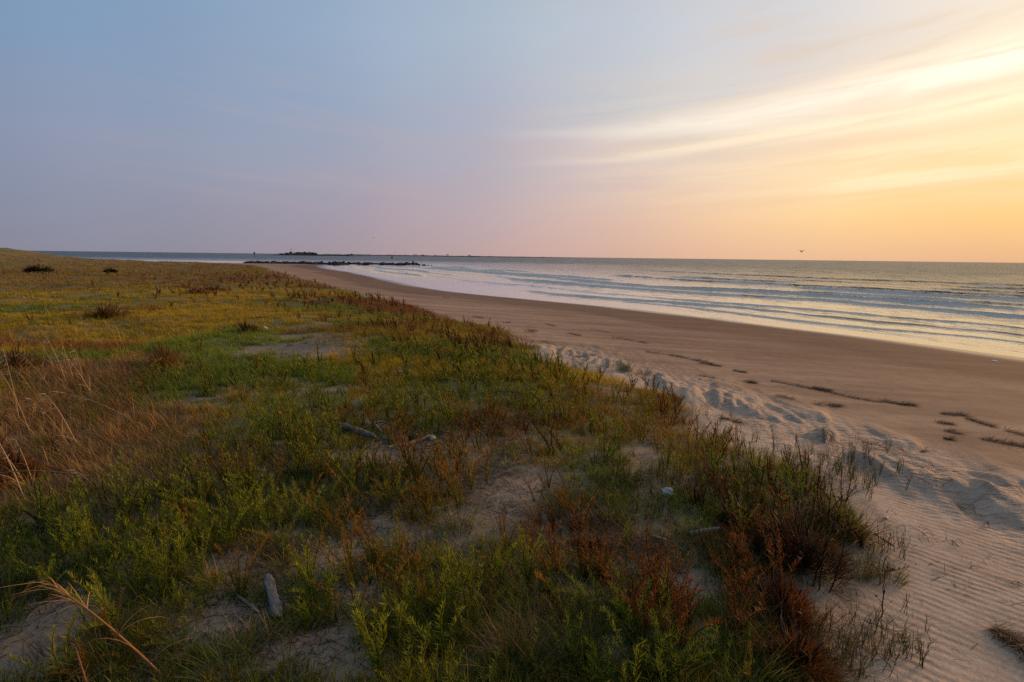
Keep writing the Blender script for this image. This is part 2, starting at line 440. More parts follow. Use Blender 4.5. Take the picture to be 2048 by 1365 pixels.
blown = sstep(-1, .2, E_.ravel()) * sstep(-1.6, -.2, _s2) * sstep(40, 14, np.hypot(xf, yf))
ground_me = make_mesh('ground', np.stack([xf, yf, Z.ravel()], -1), Qg, None, gc, True,
                      dict(cover=cover, wet=wet, damp=damp, ripple=rip, blown=blown, mound=np.exp(-(_bd / (.6 + .055 * np.hypot(xf, yf))) ** 2) * sstep(-.2, .5, E_.ravel()), inland=sstep(.3, -.5, E_.ravel())))

c0, c1 = G(1800, 1110), G(2048, 1195)
crest = np.array([c1[0] - c0[0], c1[1] - c0[1]]); crest_az = math.atan2(crest[1], crest[0])

def sand_material():
    m, nt = new_mat('sand_material'); L = nt.links
    tc = nd(nt, 'ShaderNodeTexCoord'); ob = tc.outputs['Object']
    A = lambda n: nd(nt, 'ShaderNodeAttribute', attribute_name=n)
    cov, wet, damp, rip, bl, inl = (A(k).outputs['Fac'] for k in ('cover', 'wet', 'damp', 'ripple', 'blown', 'inland'))
    colr = A('Col').outputs['Color']
    def noise(s, d=6, r=.6, vec=ob):
        n = nd(nt, 'ShaderNodeTexNoise'); n.inputs['Scale'].default_value = s; n.inputs['Detail'].default_value = d; n.inputs['Roughness'].default_value = r
        L.new(vec, n.inputs['Vector']); return n.outputs[0]
    mp = nd(nt, 'ShaderNodeMapping'); mp.inputs['Rotation'].default_value = (0, 0, -R(118)); mp.inputs['Scale'].default_value = (.12, 1.1, 1)
    L.new(ob, mp.inputs[0])
    streak = noise(1.0, 6, .6, mp.outputs[0]); big = noise(.35, 5); mid = noise(3, 6); fine = noise(60, 4, .7)
    speck = noise(17, 3, .7)
    base = mixc(nt, mapr(nt, streak, .35, .65), (.280, .186, .128), (.425, .292, .208))
    base = mixc(nt, bl, base, (.50, .385, .300))
    base = mixc(nt, inl, base, (.27, .215, .165))
    base = mixc(nt, mapr(nt, mid, .3, .75, 0, .35), base, (.13, .10, .075))
    dk = mapr(nt, damp, 0, 1, 0, .72, False)
    base = mixc(nt, dk, base, (.135, .074, .048))
    base = mixc(nt, wet, base, (.105, .066, .047))
    hs = nd(nt, 'ShaderNodeHueSaturation'); L.new(base, hs.inputs['Color'])
    L.new(math_n(nt, 'MULTIPLY', mapr(nt, fine, .25, .75, .82, 1.18), mapr(nt, big, .3, .7, .9, 1.08)), hs.inputs['Value'])
    # dark bits of plant litter on the sand
    sp = math_n(nt, 'MULTIPLY', mapr(nt, speck, .62, .70), mapr(nt, inl, 0, 1, .18, .8))
    c = mixc(nt, math_n(nt, 'MULTIPLY', sp, math_n(nt, 'SUBTRACT', 1.0, wet)), hs.outputs[0], (.05, .035, .022))
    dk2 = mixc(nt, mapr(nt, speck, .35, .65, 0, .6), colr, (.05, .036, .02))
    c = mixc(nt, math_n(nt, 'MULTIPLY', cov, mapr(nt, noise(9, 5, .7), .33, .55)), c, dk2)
    p = nd(nt, 'ShaderNodeBsdfPrincipled'); L.new(c, p.inputs['Base Color'])
    L.new(mapr(nt, wet, 0, 1, .92, .22, False), p.inputs['Roughness'])
    L.new(mapr(nt, wet, 0, 1, .12, .5, False), p.inputs['Specular IOR Level'])
    # wind ripples
    mr = nd(nt, 'ShaderNodeMapping'); mr.inputs['Rotation'].default_value = (0, 0, -crest_az + R(90)); L.new(ob, mr.inputs[0])
    wv = nd(nt, 'ShaderNodeTexWave'); wv.wave_type = 'BANDS'; wv.bands_direction = 'X'; wv.wave_profile = 'SIN'
    wv.inputs['Scale'].default_value = 3.7; wv.inputs['Distortion'].default_value = 6.5; wv.inputs['Detail'].default_value = 3
    wv.inputs['Detail Scale'].default_value = .32; wv.inputs['Detail Roughness'].default_value = .55
    L.new(mr.outputs[0], wv.inputs['Vector'])
    rh = math_n(nt, 'MULTIPLY', math_n(nt, 'MULTIPLY', wv.outputs['Fac'], rip), mapr(nt, mid, .3, .62, .25, 1.0))
    rh = math_n(nt, 'MULTIPLY', math_n(nt, 'MULTIPLY', rh, .0062), mapr(nt, noise(.9, 3), .34, .60, .25, 1.0))
    rough_h = math_n(nt, 'MULTIPLY', math_n(nt, 'MULTIPLY', noise(14, 6, .65), mapr(nt, wet, 0, 1, .012, .001)), math_n(nt, 'ADD', mapr(nt, inl, 0, 1, .22, 2.2), mapr(nt, bl, 0, 1, 0, .5)))
    mo = A('mound').outputs['Fac']
    vr = nd(nt, 'ShaderNodeMapping'); vr.inputs['Rotation'].default_value = (0, 0, -math.atan2(MAX_[1], MAX_[0])); vr.inputs['Scale'].default_value = (.6, 1.7, 1); L.new(ob, vr.inputs[0])
    rn = noise(3.2, 5, .62, vr.outputs[0]); rdg = math_n(nt, 'SUBTRACT', 1.0, math_n(nt, 'MULTIPLY', math_n(nt, 'ABSOLUTE', math_n(nt, 'SUBTRACT', rn, .5)), 3.2))
    rough_h = math_n(nt, 'ADD', rough_h, math_n(nt, 'MULTIPLY', math_n(nt, 'MULTIPLY', mapr(nt, rdg, .45, 1.0), mo), .035))
    h = math_n(nt, 'ADD', rh, rough_h)
    h = math_n(nt, 'ADD', h, math_n(nt, 'MULTIPLY', fine, .0006))
    b = nd(nt, 'ShaderNodeBump'); b.inputs['Strength'].default_value = 1; b.inputs['Distance'].default_value = 1.0
    L.new(h, b.inputs['Height']); L.new(b.outputs[0], p.inputs['Normal'])
    o = nd(nt, 'ShaderNodeOutputMaterial'); L.new(p.outputs[0], o.inputs[0])
    return m
tag(link('ground', ground_me, sand_material()), 'sandy dune ground falling to a brown damp beach', kind='structure')

# ------------------------------------------------------------------ sea
Xs, Ys, Qs = polar_grid(9, 420, .003, 50, .15)
r_last = np.hypot(Xs[-1, 0], Ys[-1, 0])
n_out = 60
ro = r_last * np.exp(np.linspace(0, math.log(75000 / r_last), n_out + 1))[1:]
ux, uy = Xs[-1] / r_last, Ys[-1] / r_last
Xs = np.vstack([Xs, ro[:, None] * ux]); Ys = np.vstack([Ys, ro[:, None] * uy])
ni, nj = Xs.shape
idx = np.arange(ni * nj).reshape(ni, nj)
Qs = np.stack([idx[:-1, :-1], idx[:-1, 1:], idx[1:, 1:], idx[1:, :-1]], -1).reshape(-1, 4)[:, ::-1]
xs, ys = Xs.ravel(), Ys.ravel(); rs = np.hypot(xs, ys)
s = sd_water(xs, ys)
sw = s + 1.6 * fbm(xs * .07, ys * .07, 3, 7) + .35 * fbm(xs * .5, ys * .5, 2, 9)
zs = np.zeros(len(xs)); foam = np.zeros(len(xs))
# along-shore coordinate
al = -xs * .57 + ys * .82
crests = [(2.2, .035, .35, .25, .1), (4.6, .07, .5, .25, .25), (7.6, .12, .55, .2, .4), (11.0, .09, .6, .3, .1), (14.5, .20, .7, .1, .6), (19.5, .20, .8, .2, .5), (25.5, .27, .8, .0, .8), (31.0, .22, .9, .1, .5),
          (38, .32, 1.2, .25, .30), (46, .25, 1.4, .4, .0), (55, .22, 1.6, .4, -.1), (66, .20, 1.8, .45, -.2), (80, .2, 2.2, .4, -.4)]
for i, (sk, A, w, thr, fo) in enumerate(crests):
    w0 = w * .68; w = np.maximum(w0, .0095 * rs); A = A * .85 * np.sqrt(w / w0) * sstep(300, 120, rs)
    m = fbm(al * .028 + i * 9.7, sk + al * 0, 3, 100 + i) * 1.3 + .35
    m2 = fbm(al * .10 + i * 5.3, sk + al * 0, 3, 200 + i)
    mask = sstep(thr - .15, thr + .25, m)
    d = sw - sk - 1.5 * fbm(al * .06, al * 0 + i, 2, 300 + i)
    wd = np.where(d < 0, w * .34, w * 1.25)
    prof = np.exp(-(d / wd) ** 2)
    zs += 1.55 * A * mask * prof * (.7 + .3 * m2)
    fm = sstep(.0, .35, m2 + fo) * mask
    foam = np.maximum(foam, fm * np.exp(-((d + w * .45) / (w * .38)) ** 2) * 1.3)
    foam = np.maximum(foam, .18 * fm * np.exp(-np.clip((-d) / (w * 2.4), 0, 9)) * (d < 0))
    foam = np.maximum(foam, .08 * fm * np.exp(-np.clip(d / (w * 1.2), 0, 9)) * (d > 0))
# surf spread over the far bay beside the jetty
bay = sstep(55, 85, ys) * sstep(175, 140, ys) * sstep(40, 20, s) * sstep(0, 2, s)
foam = np.maximum(foam, bay * (.62 + .6 * fbm(xs * .12 + al * .05, sw * .35, 4, 17)))
# swash edge
foam = np.maximum(foam, .75 * np.exp(-((s - .25) / .35) ** 2) * sstep(-.15, .5, fbm(al * .35, s * 0, 3, 19)))
chop = sstep(0.5, 9, s) * sstep(330, 120, rs)
zs += chop * (.05 * fbm(xs * .8, ys * .45, 3, 23) + .06 * fbm(sw * .28, al * .08, 3, 25))
zs *= sstep(0, 2.2, s)
sea_me = make_mesh('sea', np.stack([xs, ys, zs], -1), Qs, None, None, True, dict(foam=foam, shore=s))

def water_material():
    m, nt = new_mat('sea_water_material'); L = nt.links
    tc = nd(nt, 'ShaderNodeTexCoord'); ob = tc.outputs['Object']
    foam = nd(nt, 'ShaderNodeAttribute', attribute_name='foam').outputs['Fac']
    sh = nd(nt, 'ShaderNodeAttribute', attribute_name='shore').outputs['Fac']
    def noise(s, d, r, sx=1., sy=1., rz=0.):
        mp = nd(nt, 'ShaderNodeMapping'); mp.inputs['Scale'].default_value = (sx, sy, 1); mp.inputs['Rotation'].default_value = (0, 0, rz); L.new(ob, mp.inputs[0])
        n = nd(nt, 'ShaderNodeTexNoise'); n.inputs['Scale'].default_value = s; n.inputs['Detail'].default_value = d; n.inputs['Roughness'].default_value = r
        L.new(mp.outputs[0], n.inputs['Vector']); return n.outputs[0]
    rz = R(-34)
    a = noise(1.6, 4, .6, 1.0, .45, rz); b = noise(.28, 4, .6, 1.0, .35, rz); c = noise(.05, 4, .6, 1.0, .4, rz)
    k = mapr(nt, sh, 0, 45, 0, 1)
    h = math_n(nt, 'MULTIPLY', a, mapr(nt, sh, 0, 60, .055, .34))
    h = math_n(nt, 'ADD', h, math_n(nt, 'MULTIPLY', b, mapr(nt, sh, 2, 60, .0, 1.5)))
    h = math_n(nt, 'ADD', h, math_n(nt, 'MULTIPLY', c, mapr(nt, sh, 60, 400, .0, 5.5)))
    bp = nd(nt, 'ShaderNodeBump'); bp.inputs['Strength'].default_value = 1.0; bp.inputs['Distance'].default_value = 1.0; L.new(h, bp.inputs['Height'])
    # open-water facets: slopes of waves smaller than a pixel far out
    def facet(sc, sx, sy, lo, hi, s0, s1):
        mp = nd(nt, 'ShaderNodeMapping'); mp.inputs['Scale'].default_value = (sx, sy, 1); mp.inputs['Rotation'].default_value = (0, 0, rz); L.new(ob, mp.inputs[0])
        n = nd(nt, 'ShaderNodeTexNoise'); n.inputs['Scale'].default_value = sc; n.inputs['Detail'].default_value = 3; n.inputs['Roughness'].default_value = .6
        L.new(mp.outputs[0], n.inputs['Vector'])
        v = nd(nt, 'ShaderNodeVectorMath', operation='SUBTRACT'); L.new(n.outputs['Color'], v.inputs[0]); v.inputs[1].default_value = (.5, .5, .5)
        sc_ = nd(nt, 'ShaderNodeVectorMath', operation='SCALE'); L.new(v.outputs[0], sc_.inputs[0]); L.new(mapr(nt, sh, s0, s1, lo, hi), sc_.inputs['Scale'])
        m_ = nd(nt, 'ShaderNodeVectorMath', operation='MULTIPLY'); L.new(sc_.outputs[0], m_.inputs[0]); m_.inputs[1].default_value = (1, 1, 0); return m_.outputs[0]
    f1_ = facet(1.1, 1, .5, .06, 1.15, 22, 150); f2_ = facet(.16, 1, .4, .0, .95, 30, 150)
    ad = nd(nt, 'ShaderNodeVectorMath', operation='ADD'); L.new(f1_, ad.inputs[0]); L.new(f2_, ad.inputs[1])
    ad2 = nd(nt, 'ShaderNodeVectorMath', operation='ADD'); L.new(ad.outputs[0], ad2.inputs[0]); L.new(bp.outputs[0], ad2.inputs[1])
    nn = nd(nt, 'ShaderNodeVectorMath', operation='NORMALIZE'); L.new(ad2.outputs[0], nn.inputs[0])
    p = nd(nt, 'ShaderNodeBsdfPrincipled')
    base = mixc(nt, mapr(nt, sh, 0, 60), (.080, .060, .038), (.020, .032, .031))
    L.new(base, p.inputs['Base Color']); p.inputs['IOR'].default_value = 1.333; L.new(mapr(nt, sh, 15, 110, .5, .17), p.inputs['Specular IOR Level'])
    L.new(mapr(nt, sh, 0, 200, .08, .30), p.inputs['Roughness'])
    L.new(nn.outputs[0], p.inputs['Normal']); L.new(nn.outputs[0], p.inputs['Coat Normal']); L.new(mapr(nt, sh, 12, 75, .85, .0), p.inputs['Coat Weight']); p.inputs['Coat Roughness'].default_value = .10; p.inputs['Coat IOR'].default_value = 1.4  # coat is an added layer: second sky reflection brightens the water near shore
    lace = noise(2.6, 6, .75, 1, .7, rz); lace2 = noise(.8, 6, .7, 1, .3, rz)
    f = math_n(nt, 'ADD', foam, math_n(nt, 'MULTIPLY', math_n(nt, 'SUBTRACT', lace, .5), .8))
    f = math_n(nt, 'ADD', f, math_n(nt, 'MULTIPLY', math_n(nt, 'SUBTRACT', lace2, .5), .8))
    f = math_n(nt, 'MULTIPLY', mapr(nt, f, .46, .72), mapr(nt, foam, .10, .32))
    fp = nd(nt, 'ShaderNodeBsdfPrincipled'); fp.inputs['Base Color'].default_value = (.86, .75, .65, 1); fp.inputs['Roughness'].default_value = .8
    b2 = nd(nt, 'ShaderNodeBump'); b2.inputs['Distance'].default_value = .15; L.new(lace, b2.inputs['Height']); L.new(b2.outputs[0], fp.inputs['Normal'])
    mx = nd(nt, 'ShaderNodeMixShader'); L.new(f, mx.inputs[0]); L.new(p.outputs[0], mx.inputs[1]); L.new(fp.outputs[0], mx.inputs[2])
    o = nd(nt, 'ShaderNodeOutputMaterial'); L.new(mx.outputs[0], o.inputs[0])
    return m
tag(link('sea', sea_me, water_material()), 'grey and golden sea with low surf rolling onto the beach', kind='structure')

# ------------------------------------------------------------------ scattered grasses (uncountable)
def polar_samples(n, r0, r1, amax=52, pw=1.0):
    u = rng.random(n)
    r = r0 * np.exp(np.log(r1 / r0) * u ** pw)
    a = np.radians(rng.uniform(-amax, amax, n))
    return r * np.sin(a), r * np.cos(a), r

def kind_pick(K):
    c = np.cumsum(K, 1); u = rng.random(len(K))[:, None]
    return np.minimum((u > c).sum(1), 6)

WIND = R(160)     # blades lean towards the left of the picture
def grass_cover():
    gA, gB = Geo(), Geo()
    for (n, r0, r1, nb, seg) in ((15000, 1.5, 9, 20, 3), (24000, 9, 30, 18, 2), (30000, 30, 150, 14, 2)):
        x, y, r = polar_samples(n, r0, r1)
        K, D = fields(x, y)
        keep = rng.random(n) < D * (.85 if r0 < 5 else .97)
        x, y, r, K = x[keep], y[keep], r[keep], K[keep]
        kd = kind_pick(K)
        m = len(x)
        vr_ = (1 - .55 * sstep(6, 16, r))[:, None]
        col = (PAL[kd] * .7 + .3 * (K @ PAL)) * (1 + vr_ * rng.uniform(-.4, .38, (m, 1))) * (1 + vr_ * rng.uniform(-.15, .15, (m, 3)))
        col *= (1 + .35 * fbm(x * .45, y * .9, 3, 810))[:, None]
        hgt = np.array([.15, .14, .25, .19, .10, .16, .18])[kd] * rng.uniform(.6, 1.35, m) 
        spread = np.array([.05, .06, .10, .06, .10, .06, .09])[kd] * (1 + r * .05)
        k = rng.poisson(nb, m).clip(4, 40)
        i = np.repeat(np.arange(m), k); N = len(i)
        ang = rng.uniform(0, 2 * math.pi, N); rad = spread[i] * np.sqrt(rng.random(N))
        bx = x[i] + rad * np.cos(ang); by = y[i] + rad * np.sin(ang)
        bz = height(bx, by) - .01
        tilt = np.abs(rng.normal(.30, .2, N)); az = ang + rng.normal(0, .6, N)
        dry = np.isin(kd[i], (2, 4))
        dead = kd[i] == 4
        windy = dry | (r[i] > 9)
        az = np.where(windy & (rng.random(N) < .6), WIND + rng.normal(0, .5, N), az)
        tilt = np.where(dead, rng.uniform(.7, 1.5, N), tilt + .2 * dry)
        L_ = hgt[i] * rng.uniform(.5, 1.25, N) * (.72 + .28 * sstep(4, 9, r[i]))
        W_b = (.0036 + .00058 * r[i]) * rng.uniform(.7, 1.3, N)
        cb = col[i] * rng.uniform(.75, 1.3, (N, 1))
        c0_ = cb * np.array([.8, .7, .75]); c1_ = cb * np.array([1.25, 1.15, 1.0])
        P = np.stack([bx, by, bz], -1)
        for msk, g in ((dry, gB), (~dry, gA)):
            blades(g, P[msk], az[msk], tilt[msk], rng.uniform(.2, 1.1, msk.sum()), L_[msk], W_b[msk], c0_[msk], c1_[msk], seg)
    tag(link('grass', gA.mesh('grass'), M_leaf), 'green and olive grass covering the dune', 'grass', kind='stuff')
    tag(link('dry_grass', gB.mesh('dry_grass'), M_dry), 'tan and brown dry grass matted over the dune', 'dry grass', kind='stuff')
grass_cover()

def litter_cover():
    g = Geo()
    n = 130000
    x, y, r = polar_samples(n, 1.5, 22)
    K, D = fields(x, y)
    e = sd_edge(x, y)
    cl = fbm(x * 1.6, y * 1.6, 3, 400)
    pr = sstep(.9, -.2, e) * (.12 + .88 * sstep(-.1, .3, cl + .5 * (K[:, 4] - .2))) * (.4 + .6 * D)
    keep = rng.random(n) < pr
    x, y, r = x[keep], y[keep], r[keep]; n = len(x)
    z = height(x, y) + .004
    cols = np.array([(.04, .028, .020), (.09, .06, .04), (.20, .14, .10), (.025, .018, .014), (.03, .03, .012)])[rng.integers(0, 5, n)]
    blades(g, np.stack([x, y, z], -1), rng.uniform(0, 6.28, n), rng.uniform(1.3, 1.58, n), rng.uniform(-.1, .25, n), rng.uniform(.04, .17, n),
           (.0035 + .0008 * r) * rng.uniform(.6, 1.5, n), cols, cols * 1.2, 2)
    tag(link('plant_litter', g.mesh('plant_litter'), M_dry), 'dead stalks and twigs strewn between the plants', 'plant litter', kind='stuff')
litter_cover()

# ------------------------------------------------------------------ weeds: leafy upright stalks
WEED_COL = {  # lower leaf, upper leaf, stem
    'yellow-green': ((.10, .155, .010), (.27, .28, .012), (.09, .075, .02)),
    'dark green': ((.055, .100, .010), (.150, .200, .012), (.06, .06, .02)),
    'orange-tipped green': ((.095, .120, .010), (.30, .125, .014), (.08, .035, .015)),
    'rust-red': ((.090, .060, .014), (.200, .066, .018), (.07, .030, .014)),
    'dark brown dry': ((.060, .034, .016), (.13, .052, .020), (.035, .018, .012)),
}
def weed_geo(kind, nst, hgt, dens=1.0, lw=1.0, low=False):
    gs, gl = Geo(), Geo()
    cl, cu, cs = (np.array(c) for c in WEED_COL[kind])
    for sidx in range(nst):
        a = random.uniform(0, 6.28); L_ = hgt * random.uniform(.6, 1.05)
        tilt = abs(random.gauss(.18, .16)); az = a if nst > 1 else random.uniform(0, 6.28)
        bend = random.choice([random.uniform(-.2, .4), random.uniform(.3, 1.1)])
        npt = 6 if not low else 3
        p = np.array([.03 * math.cos(a) * random.random(), .03 * math.sin(a) * random.random(), -.02]); pts = [p]
        for k in range(npt):
            t = tilt + bend * k / npt
            p = p + np.array([math.cos(az) * math.sin(t), math.sin(az) * math.sin(t), math.cos(t)]) * L_ / npt
            p[:2] += np.random.default_rng(random.randrange(10 ** 6)).normal(0, .004, 2)
            pts.append(p)
        pts = np.array(pts)
        if low: tube(gs, pts, np.linspace(.004, .002, len(pts)) * lw, cs, 3, False)
        else: tube(gs, pts, np.linspace(.0032, .0014, len(pts)) * lw, cs, 4, False)
        nl = int(L_ * 185 * dens)
        f = np.sort(rng.random(nl) ** .85) * .93 + .07
        ip = f * (len(pts) - 1); i0 = np.clip(ip.astype(int), 0, len(pts) - 2)
        P = pts[i0] + (pts[i0 + 1] - pts[i0]) * (ip - i0)[:, None]
        LL = (.062 - .034 * f) * rng.uniform(.6, 1.3, nl) * (lw ** .5)
        la = np.arange(nl) * 2.4 + rng.normal(0, .5, nl)
        u = np.clip(f * 1.25 - .25 + rng.normal(0, .12, nl), 0, 1)[:, None]
        C = (cl * (1 - u) + cu * u) * rng.uniform(.65, 1.4, (nl, 1))
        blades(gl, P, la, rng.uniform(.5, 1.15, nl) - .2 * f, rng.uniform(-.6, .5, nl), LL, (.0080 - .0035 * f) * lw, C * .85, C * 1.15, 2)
    return gs, gl

def weed_kind_at(x, y):
    """colour family of the leafy weeds by where they grow"""
    spots = [(720, 600, 130, 9, 'rust-red'), (860, 650, 100, 13, 'rust-red'), (760, 690, 110, 16, 'yellow-green'), (660, 600, 60, 6, 'yellow-green'), (840, 720, 100, 20, 'yellow-green'), (1020, 740, 80, 22, 'yellow-green'), (940, 690, 50, 20, 'rust-red'), (960, 775, 40, 20, 'rust-red'), (1110, 800, 50, 25, 'rust-red'), (1010, 880, 70, 30, 'rust-red'), (790, 770, 50, 30, 'orange-tipped green'),
             (1060, 1090, 75, 50, 'rust-red'), (870, 1000, 60, 60, 'orange-tipped green'), (1330, 1240, 60, 40, 'rust-red'), (1550, 1210, 100, 55, 'rust-red'), (1620, 1100, 90, 90, 'dark brown dry'), (1050, 1010, 40, 40, 'rust-red'),
             (400, 590, 80, 12, 'rust-red'), (1370, 840, 50, 30, 'rust-red'), (1280, 760, 60, 20, 'dark brown dry'), (900, 930, 120, 40, 'orange-tipped green'), (620, 1060, 70, 60, 'orange-tipped green'), (680, 1110, 60, 60, 'orange-tipped green'),
             (700, 870, 90, 50, 'orange-tipped green'), (540, 570, 60, 10, 'rust-red'), (480, 540, 90, 8, 'rust-red'),
             (1500, 980, 130, 50, 'dark green'), (1600, 960, 90, 40, 'dark brown dry'), (1430, 1000, 90, 40, 'dark brown dry'), (1440, 900, 70, 30, 'orange-tipped green'), (1580, 1030, 80, 40, 'orange-tipped green'), (60, 920, 110, 60, 'dark brown dry'), (380, 1020, 330, 90, 'yellow-green'), (560, 1000, 150, 60, 'yellow-green'), (150, 1100, 200, 110, 'dark green'), (420, 1180, 230, 80, 'yellow-green'), (640, 1240, 90, 60, 'yellow-green'), (960, 1180, 120, 60, 'yellow-green'), (850, 1160, 120, 70, 'yellow-green'),
             (560, 760, 240, 40, 'yellow-green'), (520, 860, 200, 60, 'yellow-green'), (1050, 1220, 90, 40, 'dark green'), (1180, 1290, 110, 60, 'dark green'), (900, 780, 140, 40, 'yellow-green'), (1150, 800, 130, 40, 'yellow-green')]
    if not hasattr(weed_kind_at, 'W'):
        weed_kind_at.W = [(w, k[4]) for w, k in zip(patch_arr([s_[:4] for s_ in spots]), spots)]
    names = list(WEED_COL); S = np.full((len(x), len(names)), .008)
    for w, k in weed_kind_at.W: S[:, names.index(k)] += 2 * ell(x, y, w)
    tot = S.sum(1)
    S *= rng.uniform(.5, 1.5, S.shape)
    return np.array(names)[S.argmax(1)], np.clip(tot, 0, 2.5) / 2.5

CLEAR = patch_arr([(720, 892, 62, 22, 1), (546, 1250, 34, 45, 1), (548, 1200, 26, 40, .9), (1334, 1010, 28, 20, 1), (866, 900, 26, 18, 1), (1180, 1090, 110, 35, .95), (1330, 1110, 110, 35, .95), (1400, 1185, 60, 35, 1), (1410, 1300, 38, 40, 1), (1230, 1335, 40, 30, 1),
    (620, 1130, 60, 25, .8), (760, 1070, 60, 20, .85), (900, 1090, 80, 25, .85), (1030, 1010, 70, 30, .95), (480, 1160, 60, 22, .7), (700, 1210, 70, 30, .7), (620, 1300, 90, 35, .7), (720, 1345, 90, 30, .8), (90, 1250, 100, 45, .9), (470, 1250, 60, 30, .7), (1000, 1310, 60, 30, .6), (720, 905, 75, 18, 1), (850, 915, 60, 18, .95), (1480, 960, 150, 70, .2), (1300, 960, 120, 60, .6), (300, 870, 180, 80, .9), (120, 860, 170, 110, .93), (90, 740, 140, 50, .8), (400, 640, 190, 60, .97), (620, 690, 110, 26, 1), (420, 930, 60, 30, .8), (1720, 1190, 70, 60, .9), (200, 580, 260, 40, .8)])
def clear_of(x, y):
    f = np.ones(len(x))
    for p in CLEAR: f *= 1 - np.clip(p[4] * 1.15 * ell(x, y, p), 0, 1)
    return f
# candidates over the whole dune, then thinned
n = 46000
x, y, r = polar_samples(n, 1.55, 70, 50, .9)
K, D = fields(x, y)
wk, wd = weed_kind_at(x, y)
_t = ell(x, y, patch_arr([(800, 1120, 330, 120)])[0])
wk = np.where((wk == 'yellow-green') & (rng.random(n) < .15 + .5 * _t), 'orange-tipped green', wk)
e = sd_edge(x, y)
clump = sstep(-.15, .30, fbm(x * 1.1, y * 1.1, 3, 500))
keep = (rng.random(n) < (.015 + .985 * wd) * (.02 + .98 * np.clip(D, 0, 1) ** 1.3) * clear_of(x, y) * (.18 + .82 * clump)) & (e < .1)
x, y, r, wk = x[keep], y[keep], r[keep], wk[keep]
# minimum spacing
order = np.argsort(r); sel = []; cells = {}
for i in order:
    dmin = .085 + .009 * r[i]
    c = (int(x[i] / dmin / 1), int(y[i] / dmin / 1), int(math.log(r[i] + 1) * 3))
    if cells.get(c, 0) >= 1: continue
    cells[c] = 1; sel.append(i)
sel = np.array(sel)
x, y, r, wk = x[sel], y[sel], r[sel], wk[sel]
z = height(x, y)
pu, pv = project(np.stack([x, y, z], -1))
inview = (pu > -60) & (pu < 2108) & (pv < 1480)
ind = np.where(inview)[0][:300]
rest = np.setdiff1d(np.arange(len(x)), ind)
print('weeds', len(x), 'individual radius', r[ind].max())

protos = {}
for k in WEED_COL:
    protos[k] = []
    for j in range(14):
        nst = random.choice([1, 2, 3, 4, 5, 7]) if 'green' in k else random.choice([3, 5, 7, 9])
        gs, gl = weed_geo(k, nst, random.uniform(.30, .50) if 'rust' not in k else random.uniform(.32, .46))
        protos[k].append((gs.mesh('stem_' + str(j)), gl.mesh('foliage_' + str(j)), nst))
LAND = [((548, 1205), 'beside the weathered grey board'), ((180, 1290), 'around the long golden reed plume'), ((60, 1080), 'in the dense green stand at the lower left'),
        ((800, 880), 'beside the driftwood log pile'), ((1330, 985), 'near the white plastic scrap'), ((1680, 1120), 'on the dune edge beside rippled sand'),
        ((960, 1090), 'on bare sand in mid foreground'), ((1560, 1260), 'in the reddish thicket at the lower right'), ((1130, 1280), 'in the dark tangle at the bottom centre'),
        ((420, 1010), 'in the green stand beyond the grey board'), ((1240, 1080), 'beside the pale stick in brown straw'), ((680, 1020), 'at the front of the middle sand strip'), ((720, 1280), 'beside the fine green tuft at the bottom')]
LW = [(G(*p), t) for p, t in LAND]
for i in ind:
    k = str(wk[i]); j = random.randrange(len(protos[k])); ms, ml, nst = protos[k][j]
    sc = random.uniform(.55, 1.25)
    o = empty('leafy_weed', (x[i], y[i], z[i]), random.uniform(0, 6.28), sc)
    o.rotation_euler = (Matrix.Rotation(random.gauss(-.13, .10), 3, 'Y') @ Matrix.Rotation(random.gauss(0, .08), 3, 'X') @ Matrix.Rotation(random.uniform(0, 6.28), 3, 'Z')).to_euler()
    where = min(LW, key=lambda q: (q[0][0] - x[i]) ** 2 + (q[0][1] - y[i]) ** 2)[1]
    size = 'single-stemmed' if nst == 1 else ('few-stemmed' if nst < 4 else 'bushy')
    tag(o, f'{size} {k} leafy weed {where}', 'weed', f'{k} leafy weeds')
    link('stem', ms, M_dry, o); link('foliage', ml, M_leaf, o)

# the rest of the weeds as one mass
def weed_mass():
    g = Geo()
    lows = {k: [] for k in WEED_COL}
    for k in WEED_COL:
        for j in range(6):
            gg = []
            for lod in (0, 1, 2):
                gs, gl = weed_geo(k, [3, 3, 3][lod] + j % 2, random.uniform(.32, .46), [.55, .28, .12][lod], [1.4, 2.6, 5.0][lod], True)
                V = np.vstack(gs.V + gl.V); C = np.vstack(gs.C + gl.C)
                Qa = [np.vstack(gs.Q)]; n0 = gs.n
                Qa.append(np.vstack(gl.Q) + n0); Ta = np.vstack(gl.T) + n0
                gg.append((V, np.vstack(Qa), Ta, C))
            lows[k].append(gg)
    for i in rest:
        lod = 0 if r[i] < 9 else (1 if r[i] < 22 else 2)
        V, Q_, T_, C = random.choice(lows[str(wk[i])])[lod]
        a = random.uniform(0, 6.28); ca, sa = math.cos(a), math.sin(a); sc = random.uniform(.7, 1.2)
        Vx = np.column_stack([V[:, 0] * ca - V[:, 1] * sa, V[:, 0] * sa + V[:, 1] * ca, V[:, 2]]) * sc
        Vx[:, 0] -= Vx[:, 2] * random.gauss(.13, .11)
        g.add(Vx + np.array([x[i], y[i], z[i]]), Q_, T_, C * random.uniform(.75, 1.3))
    tag(link('leafy_weeds', g.mesh('leafy_weeds'), M_leaf), 'green and rusty leafy weeds massed along the dune towards the point', 'weeds', 'leafy weeds beyond the foreground', 'stuff')
weed_mass()

